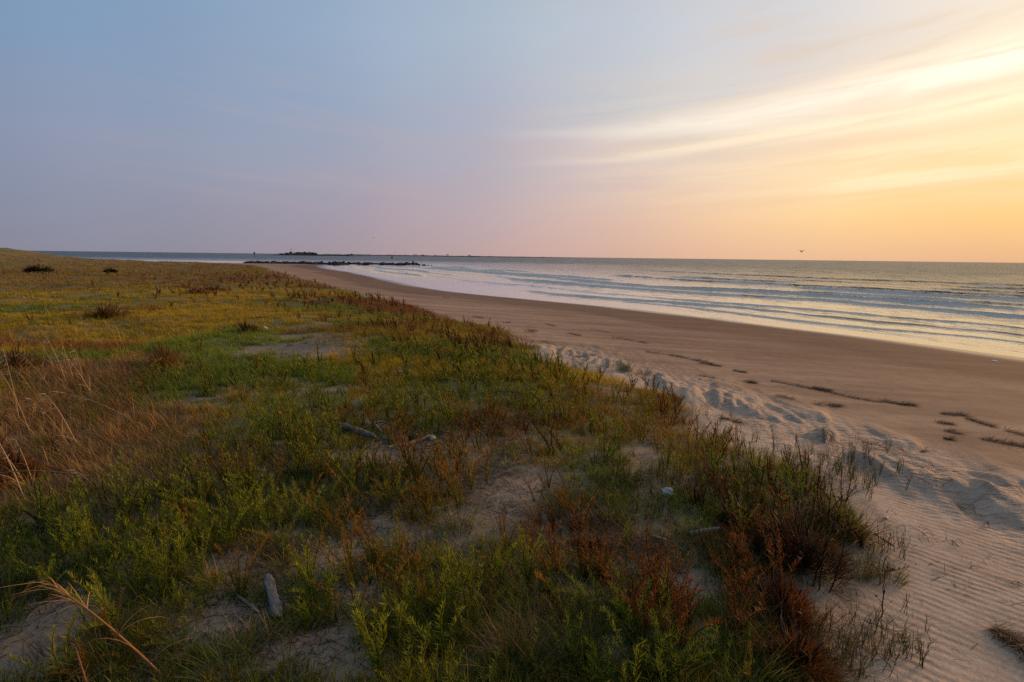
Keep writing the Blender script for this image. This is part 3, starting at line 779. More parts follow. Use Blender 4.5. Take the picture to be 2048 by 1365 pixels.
# ------------------------------------------------------------------ grass tufts and beach grass sprouts
def tuft_mesh(name, n, h, w, cols, spread=.07, tilt=.45, bend=.8, seg=4):
    g = Geo(); a = rng.uniform(0, 6.28, n); rr = spread * np.sqrt(rng.random(n))
    P = np.stack([rr * np.cos(a), rr * np.sin(a), np.full(n, -.01)], -1)
    c = np.array(cols)[rng.integers(0, len(cols), n)] * rng.uniform(.7, 1.3, (n, 1))
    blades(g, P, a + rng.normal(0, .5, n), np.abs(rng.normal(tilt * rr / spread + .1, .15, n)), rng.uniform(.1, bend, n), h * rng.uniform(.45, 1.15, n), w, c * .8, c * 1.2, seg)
    return g.mesh(name)
TG = [(.05, .08, .018), (.075, .10, .02), (.04, .07, .02), (.13, .10, .03)]
TB = [(.13, .07, .03), (.19, .11, .05), (.08, .045, .025)]
T_green = [tuft_mesh('grass_tuft', 170, .21, .0035, TG, .10) for _ in range(4)]
T_brown = [tuft_mesh('straw_tuft', 170, .22, .003, TB, .12, .8, 1.2) for _ in range(4)]
tuft_spots = [  # px, py, scale, green?, label
 (1145, 1010, 1.2, 1, 'low green grass tuft on sand left of the white plastic scrap'), (1115, 1025, .9, 1, 'small green tuft at the left foot of a larger tuft on sand'),
 (1225, 925, 1.2, 1, 'broad green tuft behind the white plastic scrap'), (1250, 960, 1.1, 1, 'dense dark green tuft just behind the white plastic scrap'), (1205, 985, .8, 0, 'brown straw tuft under the dark green tuft'),
 (1245, 1045, .9, 1, 'bright green tuft holding two small white scraps'), (1190, 1030, .8, 0, 'reddish straw tuft beside the tuft with white scraps'),
 (1160, 1070, 1.1, 0, 'matted brown straw tuft in front of the green tufts'), (1225, 1085, 1.2, 0, 'large russet straw tuft left of the pale stick'), (1290, 1105, 1.2, 0, 'straw tuft between the two pale sticks'), (1400, 1095, 1.2, 0, 'straw tuft below the thicker pale stick'),
 (1445, 1130, 1.1, 1, 'bright green tuft on the edge of the small sand hollow'), (1470, 1240, 1.2, 1, 'green tuft left of the reddish thicket'), (1450, 1270, 1.1, 1, 'green tuft at the foot of the reddish thicket'),
 (760, 1250, 1.0, 1, 'fine grey-green tuft on sand at the bottom'), (800, 1265, 1.1, 1, 'taller fine grey-green tuft right of its neighbour at the bottom'), (880, 1290, 1.1, 1, 'dark fine tuft between two rusty weeds at the bottom'), (700, 1025, 1.0, 1, 'green tuft on the middle sand strip'),
 (915, 1060, 1.1, 1, 'orange-tinged round tuft on the bare sand'), (865, 1095, .9, 1, 'grey-green tuft at the foot of two rusty stalks'), (1080, 1290, 1.3, 0, 'loose tan straw tuft at the bottom centre'), (1040, 1340, 1.2, 0, 'tan straw tuft at the bottom edge'), (1180, 1320, 1.2, 1, 'green tuft with brown base at the bottom centre'), (1150, 1350, 1.1, 1, 'bright green tuft touching the bottom edge'),
 (1020, 1355, 1.1, 1, 'green tuft left of the straw at the bottom edge'), (1310, 1350, 1.2, 1, 'grass tuft right of the small bottom sand patch'), (1490, 1355, 1.3, 1, 'deep green tuft at the bottom edge below the reddish thicket'), (1620, 1330, 1.3, 0, 'russet straw tuft on the lower right dune edge'), (1560, 1300, 1.4, 0, 'tall russet straw tuft inside the reddish thicket'),
 (1600, 1010, 1.3, 0, 'wiry brown tuft on the high dune edge'), (1660, 1040, 1.4, 1, 'green and brown tuft leaning over the sand at the dune edge'), (1700, 1070, 1.4, 0, 'brown tuft spilling onto the rippled sand'), (1560, 1050, 1.3, 1, 'tangled green tuft behind the dark dry stems'), (1720, 1150, .9, 1, 'small round green tuft on sand below the dune edge'),
 (1780, 1160, .8, 1, 'thin green tuft beside the dead red stalk'), (260, 1290, 1.1, 1, 'pale green broad-bladed tuft under the golden reed'), (220, 1330, 1.2, 0, 'dry tuft at the base of the golden reed'), (420, 930, 1.5, 0, 'greyish pink straw mound among green weeds'),
 (460, 1340, 1.0, 1, 'fine tuft on sand left of the bottom centre'), (520, 1090, .9, 0, 'brown straw tuft behind the grey board'), (560, 1130, 1.0, 0, 'brown straw tuft at the upper end of the grey board'), (20, 1190, 1.2, 1, 'green tuft at the left edge above bare sand'),
 (1440, 880, 1.0, 1, 'sparse tuft where plants meet blown sand'), (1340, 800, 1.2, 0, 'russet tuft on the dune lip'), (1360, 845, 1.2, 0, 'rusty matted tuft at the dune lip corner'), (1250, 740, 1.4, 1, 'island of beach grass on open sand'), (1285, 750, 1.2, 0, 'brown tuft at the right end of the grass island'), (1060, 665, 1.1, 0, 'tan tuft alone on the beach beside the dune')]
for px, py, sc, gr, lab in tuft_spots:
    P = G(px, py)
    o = link('grass_tuft', random.choice(T_green if gr else T_brown), M_leaf if gr else M_dry, None, P, random.uniform(0, 6.28)); o.scale = (sc * 1.15,) * 3
    tag(o, lab, 'grass tuft', 'grass tufts on the near dune')

def sprout_mesh():
    g = Geo()
    for k in range(random.choice([2, 3, 4, 5])):
        a = random.uniform(0, 6.28); rr = .05 * random.random(); L_ = random.uniform(.16, .32)
        base = np.array([rr * math.cos(a), rr * math.sin(a), -.01]); az = random.uniform(0, 6.28)
        top = base + np.array([.12 * math.cos(az) * L_, .12 * math.sin(az) * L_, L_ * .75])
        c = np.array(random.choice([(.07, .075, .02), (.11, .09, .03), (.05, .07, .02)]))
        pts = np.array([base + (top - base) * t for t in (0, .33, .66, 1)]); pts[1:3, :2] += rng.normal(0, .006, (2, 2))
        tube(g, pts, np.linspace(.0028, .0015, 4), c * .8, 4, False)
        nl = random.choice([4, 5, 6, 7]); f = np.linspace(.25, 1, nl); Pn = base + (top - base) * f[:, None]
        blades(g, Pn, rng.uniform(0, 6.28, nl), rng.uniform(.3, .7, nl), rng.uniform(.3, 1.5, nl), rng.uniform(.06, .14, nl), .0055, c, c * np.array([1.5, 1.3, 1.2]), 4)
    return g.mesh('beach_grass_sprout')
SPR = [sprout_mesh() for _ in range(12)]
zones = [((1600, 940), (130, 45), 110, 'curving beach grass sprouts thinning out above the dune hollow', 'curving green sprout thinning out above the shaded dune hollow'),
         ((1730, 955), (50, 28), 26, None, 'brown-tipped sprout on the low sand ridge below the dune'),
         ((1480, 900), (90, 30), 30, None, 'green sprout on pale blown sand by the dune lip'),
         ((1430, 960), (130, 45), 55, None, 'green sprout between the white scrap and the dune lip'),
         ((1150, 735), (90, 14), 22, None, 'small sprout on bright sand near the grass island'),
         ((1800, 1300), (60, 50), 12, None, 'lone sprout on the lower right sand beside ripples'),
         ((1700, 1300), (60, 60), 22, None, 'sprout among dark twigs at the lower right'),
         ((1760, 1110), (50, 35), 14, None, 'sprout leaning over the sand at the dune foot'),
         ((1320, 985), (60, 60), 20, None, 'sprout close around the white plastic scrap'),
         ((1440, 850), (60, 30), 10, None, 'sprout scattered on blown sand')]
for (cx, cy), (sx, sy), cnt, _, lab in zones:
    px_ = rng.normal(cx, sx * .6, cnt); py_ = rng.normal(cy, sy * .6, cnt)
    for P in ground_at(px_, py_):
        o = link('beach_grass_sprout', random.choice(SPR), M_leaf, None, P, random.uniform(0, 6.28)); s_ = random.uniform(.6, 1.0); o.scale = (s_,) * 3
        tag(o, lab, 'grass sprout', 'beach grass sprouts at the dune edge')

# ------------------------------------------------------------------ reeds (sea oats) with one-sided plumes
def reed(base, L_, az, tilt, bend, plume=True, name='reed', scale=1.0, dense=12, col=(.38, .22, .09), fing=1.0, pw=.017):
    o = empty(name, base)
    gs, gp = Geo(), Geo(); n = 12
    p = np.array([0, 0, -.02]); pts = [p]
    for k in range(n):
        t = tilt + bend * (k / n) ** 1.6
        p = p + np.array([math.cos(az) * math.sin(t), math.sin(az) * math.sin(t), math.cos(t)]) * L_ / n; pts.append(p)
    pts = np.array(pts); c = np.array(col)
    tube(gs, pts, np.linspace(.0060, .0026, n + 1) * scale, c * .8, 5)
    nl = 4; f = rng.uniform(.05, .45, nl); P = pts[(f * n).astype(int)]
    blades(gs, P, rng.uniform(0, 6.28, nl), rng.uniform(.3, .8, nl), rng.uniform(.6, 1.6, nl), rng.uniform(.2, .4, nl) * L_, .007 * scale, c * .7, c, 5)
    link('stalk', gs.mesh('stalk'), M_dry, o)
    if plume:
        f = np.linspace(.66, 1, dense); ip = f * n; i0 = np.clip(ip.astype(int), 0, n - 1)
        P = pts[i0] + (pts[i0 + 1] - pts[i0]) * (ip - i0)[:, None]
        P = np.repeat(P, 2, 0); m = len(P)
        blades(gp, P, WIND + R(10) + rng.normal(0, .35, m), rng.uniform(1.4, 2.05, m), rng.uniform(.15, .5, m), fing * L_ * rng.uniform(.10, .17, m), pw * scale, c * .9, c * 1.35, 5)
        link('plume', gp.mesh('plume'), M_dry, o)
    return o
def reed_px(root, tip, height_m, label, bend=.5, scale=1.0, dense=10, col=(.62, .42, .22), fing=1.15, pw=.018):
    B = G(*root)
    d = rays([tip[0]], [tip[1]])[0]
    # tip: point on that sight line closest in depth to the root
    t = (B[1] + .15) / d[1]; T = np.array([0, 0, CZ]) + d * t
    v = T - B; L_ = np.linalg.norm(v); az = math.atan2(v[1], v[0]); tilt = math.acos(np.clip(v[2] / L_, -1, 1))
    o = reed(B, L_ * 1.05, az, tilt - bend * .4, bend, True, 'reed', scale, dense, col, fing, pw)
    tag(o, label, 'reed', 'tall reeds at the left edge')
reeds = [((115, 745), (55, 660), 'pale reed with a drooping plume, highest at the far left'), ((135, 770), (78, 658), 'pale reed plume just right of the highest one at far left'),
 ((150, 770), (107, 658), 'reed with the densest pale plume of the left cluster'), ((212, 700), (165, 642), 'tall separate reed standing clear over the green field'), ((240, 700), (212, 645), 'thin reed with a tiny plume over the green field'), ((245, 695), (232, 652), 'small reed right of the tiny plumed one'),
 ((62, 870), (-5, 740), 'reed crossing the left edge above the dry grass'), ((40, 850), (5, 700), 'reed plume touching the left edge'), ((70, 790), (25, 735), 'short reed among brown brush at far left'), ((300, 860), (122, 790), 'long leaning reed over dry grass with level pale plume'), ((145, 900), (60, 800), 'reed bent left above the dry grass mass'),
 ((110, 790), (40, 710), 'reed with drooping fingers in the left brush'), ((160, 900), (92, 792), 'reed arching left in the middle of the dry grass'), ((60, 985), (0, 900), 'stout reed rising from the dark corner of dry grass'), ((68, 970), (30, 880), 'slim reed beside the stout one in dry grass'), ((200, 985), (150, 940), 'short broken reed with frayed top in dry grass'), ((290, 740), (262, 702), 'frayed reed near the brown shrub'), ((170, 780), (150, 700), 'reed behind the dense plume cluster'), ((190, 800), (120, 705), 'slender reed in the middle of the left cluster'), ((50, 1000), (-20, 860), 'reed leaning out past the left edge')]
for a, b, lab in reeds: reed_px(a, b, 0, lab)
# long golden plume in the near left corner
reed_px((340, 1360), (92, 1165), 0, 'long golden reed arching over bare sand in the near left corner', .35, 1.2, 12, (.60, .28, .10), 2.3, .0065)
reed_px((180, 1400), (110, 1318), 0, 'greenish reed plume at the bottom left edge', .5, 1.1, 12, (.34, .26, .09), 2.0, .006)
reed_px((190, 1420), (150, 1290), 0, 'thin orange stalk rising at the bottom left', .2, 1.0, 4, (.40, .18, .08), 1.0, .006)
# fallen pale stalk across the left
B1, B2 = G(-40, 1020), G(185, 1018)
g = Geo(); tt = np.linspace(0, 1, 14)[:, None]; pts = B1 + (B2 - B1) * tt; pts[:, 2] += .30 + .05 * np.sin(tt[:, 0] * 3.1)
tube(g, pts, np.linspace(.007, .003, 14), (.33, .24, .09), 5)
tag(link('fallen_stalk', g.mesh('fallen_stalk'), M_dry), 'long pale bent stalk lying level across the weeds at the left edge', 'stalk')
# dead stalks
def dead_stalk(px, py, h, lab, col=(.06, .02, .012), nbr=6):
    P = G(px, py); g = Geo()
    n = 6; az = random.uniform(0, 6.28); pts = np.array([[.05 * h * k * math.cos(az) * .6, .05 * h * k * math.sin(az) * .6, h * k / n - .02] for k in range(n + 1)])
    pts[:, :2] += rng.normal(0, .006, (n + 1, 2))
    tube(g, pts, np.linspace(.005, .002, n + 1), col, 5)
    for q in range(nbr):
        k = random.randint(2, n); a = random.uniform(0, 6.28); L_ = random.uniform(.06, .16)
        q0 = pts[k]; q1 = q0 + np.array([math.cos(a) * L_ * .8, math.sin(a) * L_ * .8, L_ * .6])
        br = np.linspace(q0, q1, 4); tube(g, br, np.linspace(.0025, .001, 4), col, 4)
        m = 14; f = rng.random(m)[:, None]
        blades(g, q0 + (q1 - q0) * f, rng.uniform(0, 6.28, m), rng.uniform(.3, 1.5, m), .3, .02, .008, np.array(col) * 1.6, np.array(col) * 2.4, 2)
    tag(link('dead_stalk', g.mesh('dead_stalk'), M_dry, None, P), lab, 'stalk', 'dead dark stalks at the dune edge')
dead_stalk(1765, 1235, .34, 'dead dark red branched stalk standing alone on the lower right sand', nbr=9)
for px, py, h, lab in ((1640, 1180, .95, 'tallest black dry stem in the dune edge thicket'), (1622, 1170, .75, 'black dry stem left of the tallest one'), (1660, 1185, .7, 'black dry stem right of the tallest one'), (1600, 1150, .6, 'short black dry stem behind the dune edge thicket')):
    dead_stalk(px, py, h, lab, (.022, .014, .010), 12)

# ------------------------------------------------------------------ shrubs
def shrub(px, py, w_px, h_px, col, lab, name='shrub', n=900, twig=(.05, .03, .02)):
    P = G(px, py); dist = math.hypot(P[0], P[1])
    w = w_px / F * dist; h = h_px / F * dist
    o = empty(name, P)
    gt, gf = Geo(), Geo()
    for k in range(14):
        a = random.uniform(0, 6.28); q = np.array([math.cos(a) * w * .38 * random.random(), math.sin(a) * w * .38 * random.random(), h * random.uniform(.5, .9)])
        pts = np.linspace((0, 0, -.05), q, 5); pts[1:-1] += rng.normal(0, w * .02, (3, 3)); tube(gt, pts, np.linspace(.012, .004, 5) * (1 + dist * .03), twig, 4)
    link('branches', gt.mesh('branches'), M_dry, o)
    # ragged twiggy growth fanning outwards and up from a broad, uneven foot
    a = rng.uniform(0, 6.28, n); q = np.sqrt(rng.random(n)) * .5
    rag = .65 + .5 * vnoise(a * 1.3 + px, a * 0 + py)
    Pf = np.stack([np.cos(a) * q * w * rag, np.sin(a) * q * w * rag, rng.random(n) ** 1.4 * h * .75 * (1.15 - 1.6 * q) * rag], -1)
    Pf[:, 2] = np.clip(Pf[:, 2], 0, None)
    c = np.array(col) * rng.uniform(.5, 1.6, (n, 1))
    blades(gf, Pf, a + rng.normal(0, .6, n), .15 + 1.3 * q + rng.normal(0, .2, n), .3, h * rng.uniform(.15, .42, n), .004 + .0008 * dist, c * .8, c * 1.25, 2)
    link('foliage', gf.mesh('foliage'), M_leaf, o)
    tag(o, lab, name, 'shrubs in the dune field' if name == 'shrub' else 'thickets on the near dune')
shrub(72, 545, 38, 15, (.02, .018, .010), 'dark rounded shrub in the field nearest the left edge')
shrub(220, 546, 27, 11, (.016, .015, .010), 'small black shrub right of the rounded one in the field')
shrub(212, 636, 62, 30, (.15, .075, .032), 'reddish brown shrub in the middle of the left field')
shrub(330, 735, 54, 48, (.15, .075, .030), 'rusty brown shrub where the green lawn begins')
shrub(395, 588, 70, 14, (.12, .052, .026), 'low dark red shrub beyond the yellow grass')
shrub(425, 583, 50, 16, (.11, .048, .024), 'taller dark red shrub beyond the yellow grass')
shrub(490, 665, 50, 28, (.13, .095, .055), 'grey bare shrub left of the sand patch')
shrub(15, 508, 40, 9, (.03, .018, .012), 'dark brush on the knoll at the left horizon')
shrub(44, 509, 30, 7, (.05, .02, .015), 'reddish brush on the knoll right of the dark one')
shrub(125, 515, 60, 5, (.02, .016, .010), 'low dark brush line on the left skyline')
shrub(35, 745, 70, 50, (.10, .05, .02), 'dark red-brown brush at the left edge behind reeds')
shrub(25, 960, 70, 60, (.12, .045, .016), 'dark rusty brush in the left edge corner of dry grass', n=1500)

for a_ in [(1600, 1130, 170, 120, (.060, .034, .018), 'dense dark wiry thicket rising at the dune edge'), (1560, 1235, 150, 110, (.085, .032, .014), 'dark red-brown thicket below the wiry one at the lower right'), (1665, 1060, 110, 55, (.100, .085, .030), 'brown wiry clump hanging over the rippled sand'),
           (1590, 1330, 150, 90, (.085, .036, .016), 'russet thicket at the bottom edge beside bare sand'), (1480, 1050, 110, 60, (.050, .050, .018), 'tangled olive clump above the pale stick'), (1180, 1100, 120, 36, (.075, .040, .022), 'low matted brown clump left of the pale sticks')]:
    shrub(a_[0], a_[1], a_[2], a_[3], a_[4], a_[5], 'thicket', 2600)

# ------------------------------------------------------------------ driftwood, litter
def log_between(name, a, b, rad, col, lab, cat='driftwood', flat=1.0, lift=0.0, group='driftwood pieces on the dune', wob=.012):
    A, B = G(*a), G(*b); n = 12; tt = np.linspace(0, 1, n)
    L_ = np.linalg.norm(B - A); mid = (A + B) / 2; ang = math.atan2(B[1] - A[1], B[0] - A[0])
    g = Geo(); pts = np.stack([(tt - .5) * L_, rng.normal(0, wob * .5, n).cumsum() * .4, rng.normal(0, wob * .2, n)], -1)
    pts[:, 2] += (tt - .5) * (B[2] - A[2])
    rr = rad * (1 - .35 * tt) * rng.uniform(.88, 1.1, n); rr[0] *= .75; rr[-1] *= .45
    cc = np.array(col) * rng.uniform(.75, 1.2, (n, 1))
    tube(g, pts, rr, cc, 9)
    V = np.vstack(g.V); V[:, 2] = V[:, 2] * 1.0; g.V = [V]
    o = link(name, g.mesh(name, True), M_wood, None, (mid[0], mid[1], mid[2] + rad * .7 * flat + lift), ang); o.scale = (1, 1, flat)
    return tag(o, lab, cat, group)
def board(a, b, w, h, lab):
    A, B = G(*a), G(*b); L_ = np.linalg.norm(B[:2] - A[:2]); mid = (A + B) / 2; ang = math.atan2(B[1] - A[1], B[0] - A[0])
    n = 16; V = []; C = []
    for k in range(n + 1):
        t = k / n; ww = w * (1 - .75 * max(0, (t - .82) / .18) ** 1.5) * (1 + .08 * math.sin(9 * t)) * (1 - .35 * max(0, (.1 - t) / .1)); hh = h * (1 + .15 * math.sin(5 * t))
        for (sy, sz) in ((-1, 0), (-.85, .8), (-.3, 1), (.2, .92), (.8, .8), (1, .1)):
            V.append(((t - .5) * L_, sy * ww / 2 + random.gauss(0, .0015), sz * hh + random.gauss(0, .002))); C.append(np.array((.22, .205, .205)) * random.uniform(.8, 1.1))
    Q = [(k * 6 + j, k * 6 + (j + 1) % 6, (k + 1) * 6 + (j + 1) % 6, (k + 1) * 6 + j) for k in range(n) for j in range(6)]
    V = np.array(V); T = [(0, j, j + 1) for j in range(1, 5)] + [(n * 6, n * 6 + j + 1, n * 6 + j) for j in range(1, 5)]
    o = link('driftwood_board', make_mesh('driftwood_board', V, Q, T, np.array(C), False), M_wood, None, (mid[0], mid[1], mid[2] + .03), ang)
    o.rotation_euler[0] = .35; o.rotation_euler[1] = -.10
    tag(o, lab, 'driftwood', 'driftwood pieces on the dune')
board((556, 1240), (535, 1168), .068, .028, 'weathered grey board lying on sand in the lower left foreground')
log_between('driftwood_stick', (455, 1180), (520, 1228), .011, (.25, .22, .21), 'thin grey stick lying left of the weathered board')
log_between('driftwood_log', (684, 862), (752, 884), .052, (.17, .155, .15), 'thick grey log at the left end of the driftwood pile', lift=.03)
log_between('driftwood_stick', (725, 856), (770, 850), .026, (.22, .17, .15), 'straight brown stick lying behind the thick grey log', lift=.03)
log_between('driftwood_stick', (748, 856), (762, 872), .016, (.30, .26, .26), 'short pale stub angled against the thick grey log', lift=.05)
log_between('driftwood_branch', (815, 896), (862, 876), .024, (.15, .11, .095), 'curved pinkish branch leading to the white bag', lift=.02)
log_between('driftwood_stick', (775, 900), (800, 893), .014, (.22, .17, .16), 'small stick in front of the driftwood pile', lift=.02)
for a_, b_, r_, lab_ in [((760, 880), (800, 892), .012, 'dark stick ending the log pile on its right'), ((742, 872), (790, 868), .010, 'thin stick lying across the middle of the log pile'), ((790, 884), (830, 874), .013, 'grey stick between the log pile and the pinkish branch'),
                        ((770, 860), (800, 882), .009, 'thin slanting stick in the middle of the log pile'), ((700, 846), (716, 858), .008, 'twig behind the left end of the thick grey log'), ((830, 905), (880, 897), .010, 'stick in front of the pinkish branch'), ((700, 892), (745, 902), .009, 'thin stick on sand in front of the thick grey log')]:
    log_between('driftwood_stick', a_, b_, r_, (.17, .13, .115), lab_, lift=.02)
log_between('driftwood_branch', (1378, 1074), (1440, 1064), .020, (.36, .34, .38), 'pale stick lying on brown straw right of centre', lift=.02)
log_between('driftwood_stick', (1300, 1078), (1335, 1092), .013, (.38, .36, .40), 'short pale stick left of the thicker pale one', lift=.02)
log_between('driftwood_stick', (1110, 1345), (1000, 1325), .009, (.16, .12, .10), 'thin dark twig at the bottom edge')
log_between('driftwood_stick', (1748, 1068), (1790, 1094), .007, (.10, .06, .04), 'thin dark stick at the dune foot beside ripples')

def crumple(px, py, w_px, lab, name='plastic_scrap', col=(.58, .56, .54), hfac=.7, cat='litter', seed=0, striped=False):
    P = G(px, py); dist = np.linalg.norm(P - np.array([0, 0, CZ])); w = w_px / F * dist * .5
    bm = bmesh.new(); bmesh.ops.create_icosphere(bm, subdivisions=3, radius=1)
    rs_ = np.random.default_rng(seed)
    ph = rs_.uniform(0, 6, 9)
    for v in bm.verts:
        c = v.co; d = 1 + .22 * math.sin(3.1 * c.x + ph[0]) * math.sin(2.7 * c.y + ph[1]) + .12 * math.sin(7 * c.z + ph[2] + 3 * c.x) + .08 * math.sin(11 * c.x + ph[3]) * math.sin(9 * c.y)
        v.co = Vector((c.x * d, c.y * d * .7, c.z * d * hfac))
        v.co *= w
    me = bpy.data.meshes.new(name); bm.to_mesh(me); bm.free()
    co = np.array([v.co[:] for v in me.vertices]); cc = np.tile(np.array(col), (len(co), 1))
    if striped: cc[(np.sin(co[:, 0] / w * 14) > .55)] *= np.array([.25, .16, .14])
    a = me.color_attributes.new('Col', 'FLOAT_COLOR', 'POINT'); a.data.foreach_set('color', np.column_stack([cc, np.ones(len(cc))]).astype(np.float32).ravel())
    tag(link(name, me, M_litter, None, (P[0], P[1], P[2] + w * hfac * .5), random.uniform(-.4, .4)), lab, cat, 'litter on the dune')
crumple(1334, 990, 22, 'white plastic scrap with dark streaks on the right side of the dune', striped=False, seed=1, hfac=.8)
crumple(866, 880, 13, 'crumpled white bag at the right end of the driftwood pile', 'plastic_bag', seed=2, hfac=.9)
crumple(1225, 1028, 8, 'tiny white scrap on top of the bright green tuft', 'plastic_scrap', seed=3)
crumple(1217, 1042, 7, 'tiny bluish scrap on the left side of the bright green tuft', 'plastic_scrap', (.6, .68, .74), seed=4)
crumple(714, 864, 6, 'small white scrap behind the thick grey log', 'plastic_scrap', seed=5)
crumple(530, 659, 9, 'white scrap on the grass left of the sand patch', 'plastic_scrap', seed=6)
crumple(533, 611, 5, 'tiny white scrap in the yellow grass', 'plastic_scrap', seed=7)
crumple(730, 597, 8, 'white scrap far along the rusty crest', 'plastic_scrap', (.6, .5, .45), seed=8)
crumple(1988, 723, 7, 'lone white shell on wet sand at the right', 'shell', (.75, .72, .68), .3, 'shell', seed=9)
crumple(1772, 1037, 8, 'small pale shell at the dune foot', 'shell', (.5, .4, .25), .5, 'shell', seed=10)
crumple(1834, 1128, 3, 'tiny white shell on the rippled sand', 'shell', (.75, .72, .68), .5, 'shell', seed=11)

# ------------------------------------------------------------------ beach wrack
def wrack(pts_px, thick, cnt, lab, col=(.080, .052, .034), name='wrack_line', lean=None, group='dark wrack on the beach'):
    W3 = ground_at([p[0] for p in pts_px], [p[1] for p in pts_px]); c = W3.mean(0)
    seg = np.linalg.norm(np.diff(W3, axis=0), axis=1); cum = np.concatenate([[0], seg.cumsum()]); u = rng.random(int(cnt * .9)) * cum[-1]
    cnt = len(u); gate = fbm(u * 1.1 + c[0], u * 0 + c[1], 2, 600)
    if (gate > -.22).sum() > .25 * cnt: u = u[gate > -.22]
    n = len(u)
    Px = np.interp(u, cum, W3[:, 0]); Py = np.interp(u, cum, W3[:, 1])
    env = thick * .62 * (.12 + 1.6 * np.clip(fbm(u * 1.7 + c[0], u * 0, 3, 5), 0, 1))
    env = env * np.where(rng.random(n) < .22, 3.5, 1.0)
    Px = Px + rng.normal(0, 1, n) * env; Py = Py + rng.normal(0, 1, n) * env
    Pz = height(Px, Py) + rng.random(n) ** 2 * thick * .35
    tx, ty = W3[-1, 0] - W3[0, 0], W3[-1, 1] - W3[0, 1]; ta = math.atan2(ty, tx)
    dist = math.hypot(c[0], c[1]); g = Geo()
    cc = np.array(col) * rng.uniform(.5, 2.0, (n, 1))
    blades(g, np.stack([Px - c[0], Py - c[1], Pz - c[2]], -1), ta + rng.normal(0, .8, n), rng.uniform(1.2, 1.6, n), rng.uniform(-.2, .3, n), rng.uniform(.05, .22, n), .002 + .0006 * dist, cc, cc, 2)
    tag(link(name, g.mesh(name), M_dry, None, c), lab, 'wrack', group)
wr = [([(1330, 708), (1395, 722), (1450, 735)], .10, 900, 'longest dark wrack streak above the blown sand'), ([(1398, 727), (1440, 733)], .07, 260, 'short streak just below the longest wrack'), ([(1465, 741), (1490, 746)], .06, 200, 'last crumb at the end of the longest wrack'),
 ([(1540, 762), (1620, 777), (1700, 795), (1760, 805)], .07, 800, 'long thin wrack line in the middle of the beach'), ([(1622, 776), (1660, 783)], .10, 450, 'thick clot on the long thin wrack line'), ([(1760, 802), (1790, 808), (1830, 812)], .09, 500, 'separate dark wrack clot right of the long line'),
 ([(1880, 828), (1930, 832)], .09, 320, 'wrack clot beginning the right hand line'), ([(1930, 836), (1990, 855), (2055, 873)], .09, 700, 'dark diagonal wrack line running off the right side'), ([(1870, 845), (1905, 850)], .07, 180, 'short streak under the right hand line'), ([(1862, 856), (1920, 868)], .08, 260, 'flat brown streak lower on the right'), ([(1960, 878), (2050, 894)], .08, 420, 'lower parallel wrack line at the right side'),
 ([(1885, 877), (1902, 880)], .06, 140, 'small dark fleck between two wrack lines'), ([(1650, 810), (1680, 814)], .05, 130, 'small flat fleck left of the separate clot'), ([(1548, 791), (1640, 812)], .09, 300, 'pale brown wrack smear below the thin line'), ([(1290, 704), (1320, 708)], .06, 120, 'faint crumb left of the longest wrack'),
 ([(1145, 715), (1185, 712)], .06, 160, 'twig streak near the grass island'), ([(1090, 648), (1110, 653)], .06, 160, 'short fleck on the upper beach'), ([(1135, 667), (1160, 672)], .07, 200, 'dark fleck under the upper beach streaks'), ([(1222, 675), (1265, 681)], .08, 200, 'narrow streak on the flat beach'), ([(1275, 684), (1292, 687)], .06, 130, 'tiny fleck after the narrow streak'), ([(1083, 682), (1140, 704)], .12, 300, 'brown twigs spilled from the dune onto the beach'),
 ([(945, 634), (965, 637)], .06, 140, 'fleck just off the far dune edge'), ([(1005, 645), (1025, 647)], .06, 140, 'second fleck off the far dune edge'), ([(886, 596), (900, 597)], .06, 90, 'far fleck on the pale beach'), ([(1490, 764), (1508, 767)], .07, 260, 'small dark heap alone in mid beach'), ([(1440, 838), (1480, 846)], .05, 200, 'dark scrap on the pale blown sand'), ([(1980, 1258), (2048, 1290), (2080, 1330)], .10, 1500, 'black patch of wrack at the lower right corner'),
 ([(1660, 816), (1680, 812)], .04, 90, 'thin twig on mid beach'), ([(1840, 906), (1850, 905)], .04, 60, 'small clod on the sand'), ([(1050, 660), (1075, 663)], .05, 110, 'brown flecks beside the lone tan tuft'), ([(1395, 750), (1430, 757)], .05, 140, 'streak between longest wrack and blown sand'), ([(1180, 660), (1215, 665)], .05, 110, 'faint dash high on the beach')]
for p, t, c_, lab in wr: wrack(p, t, c_, lab)

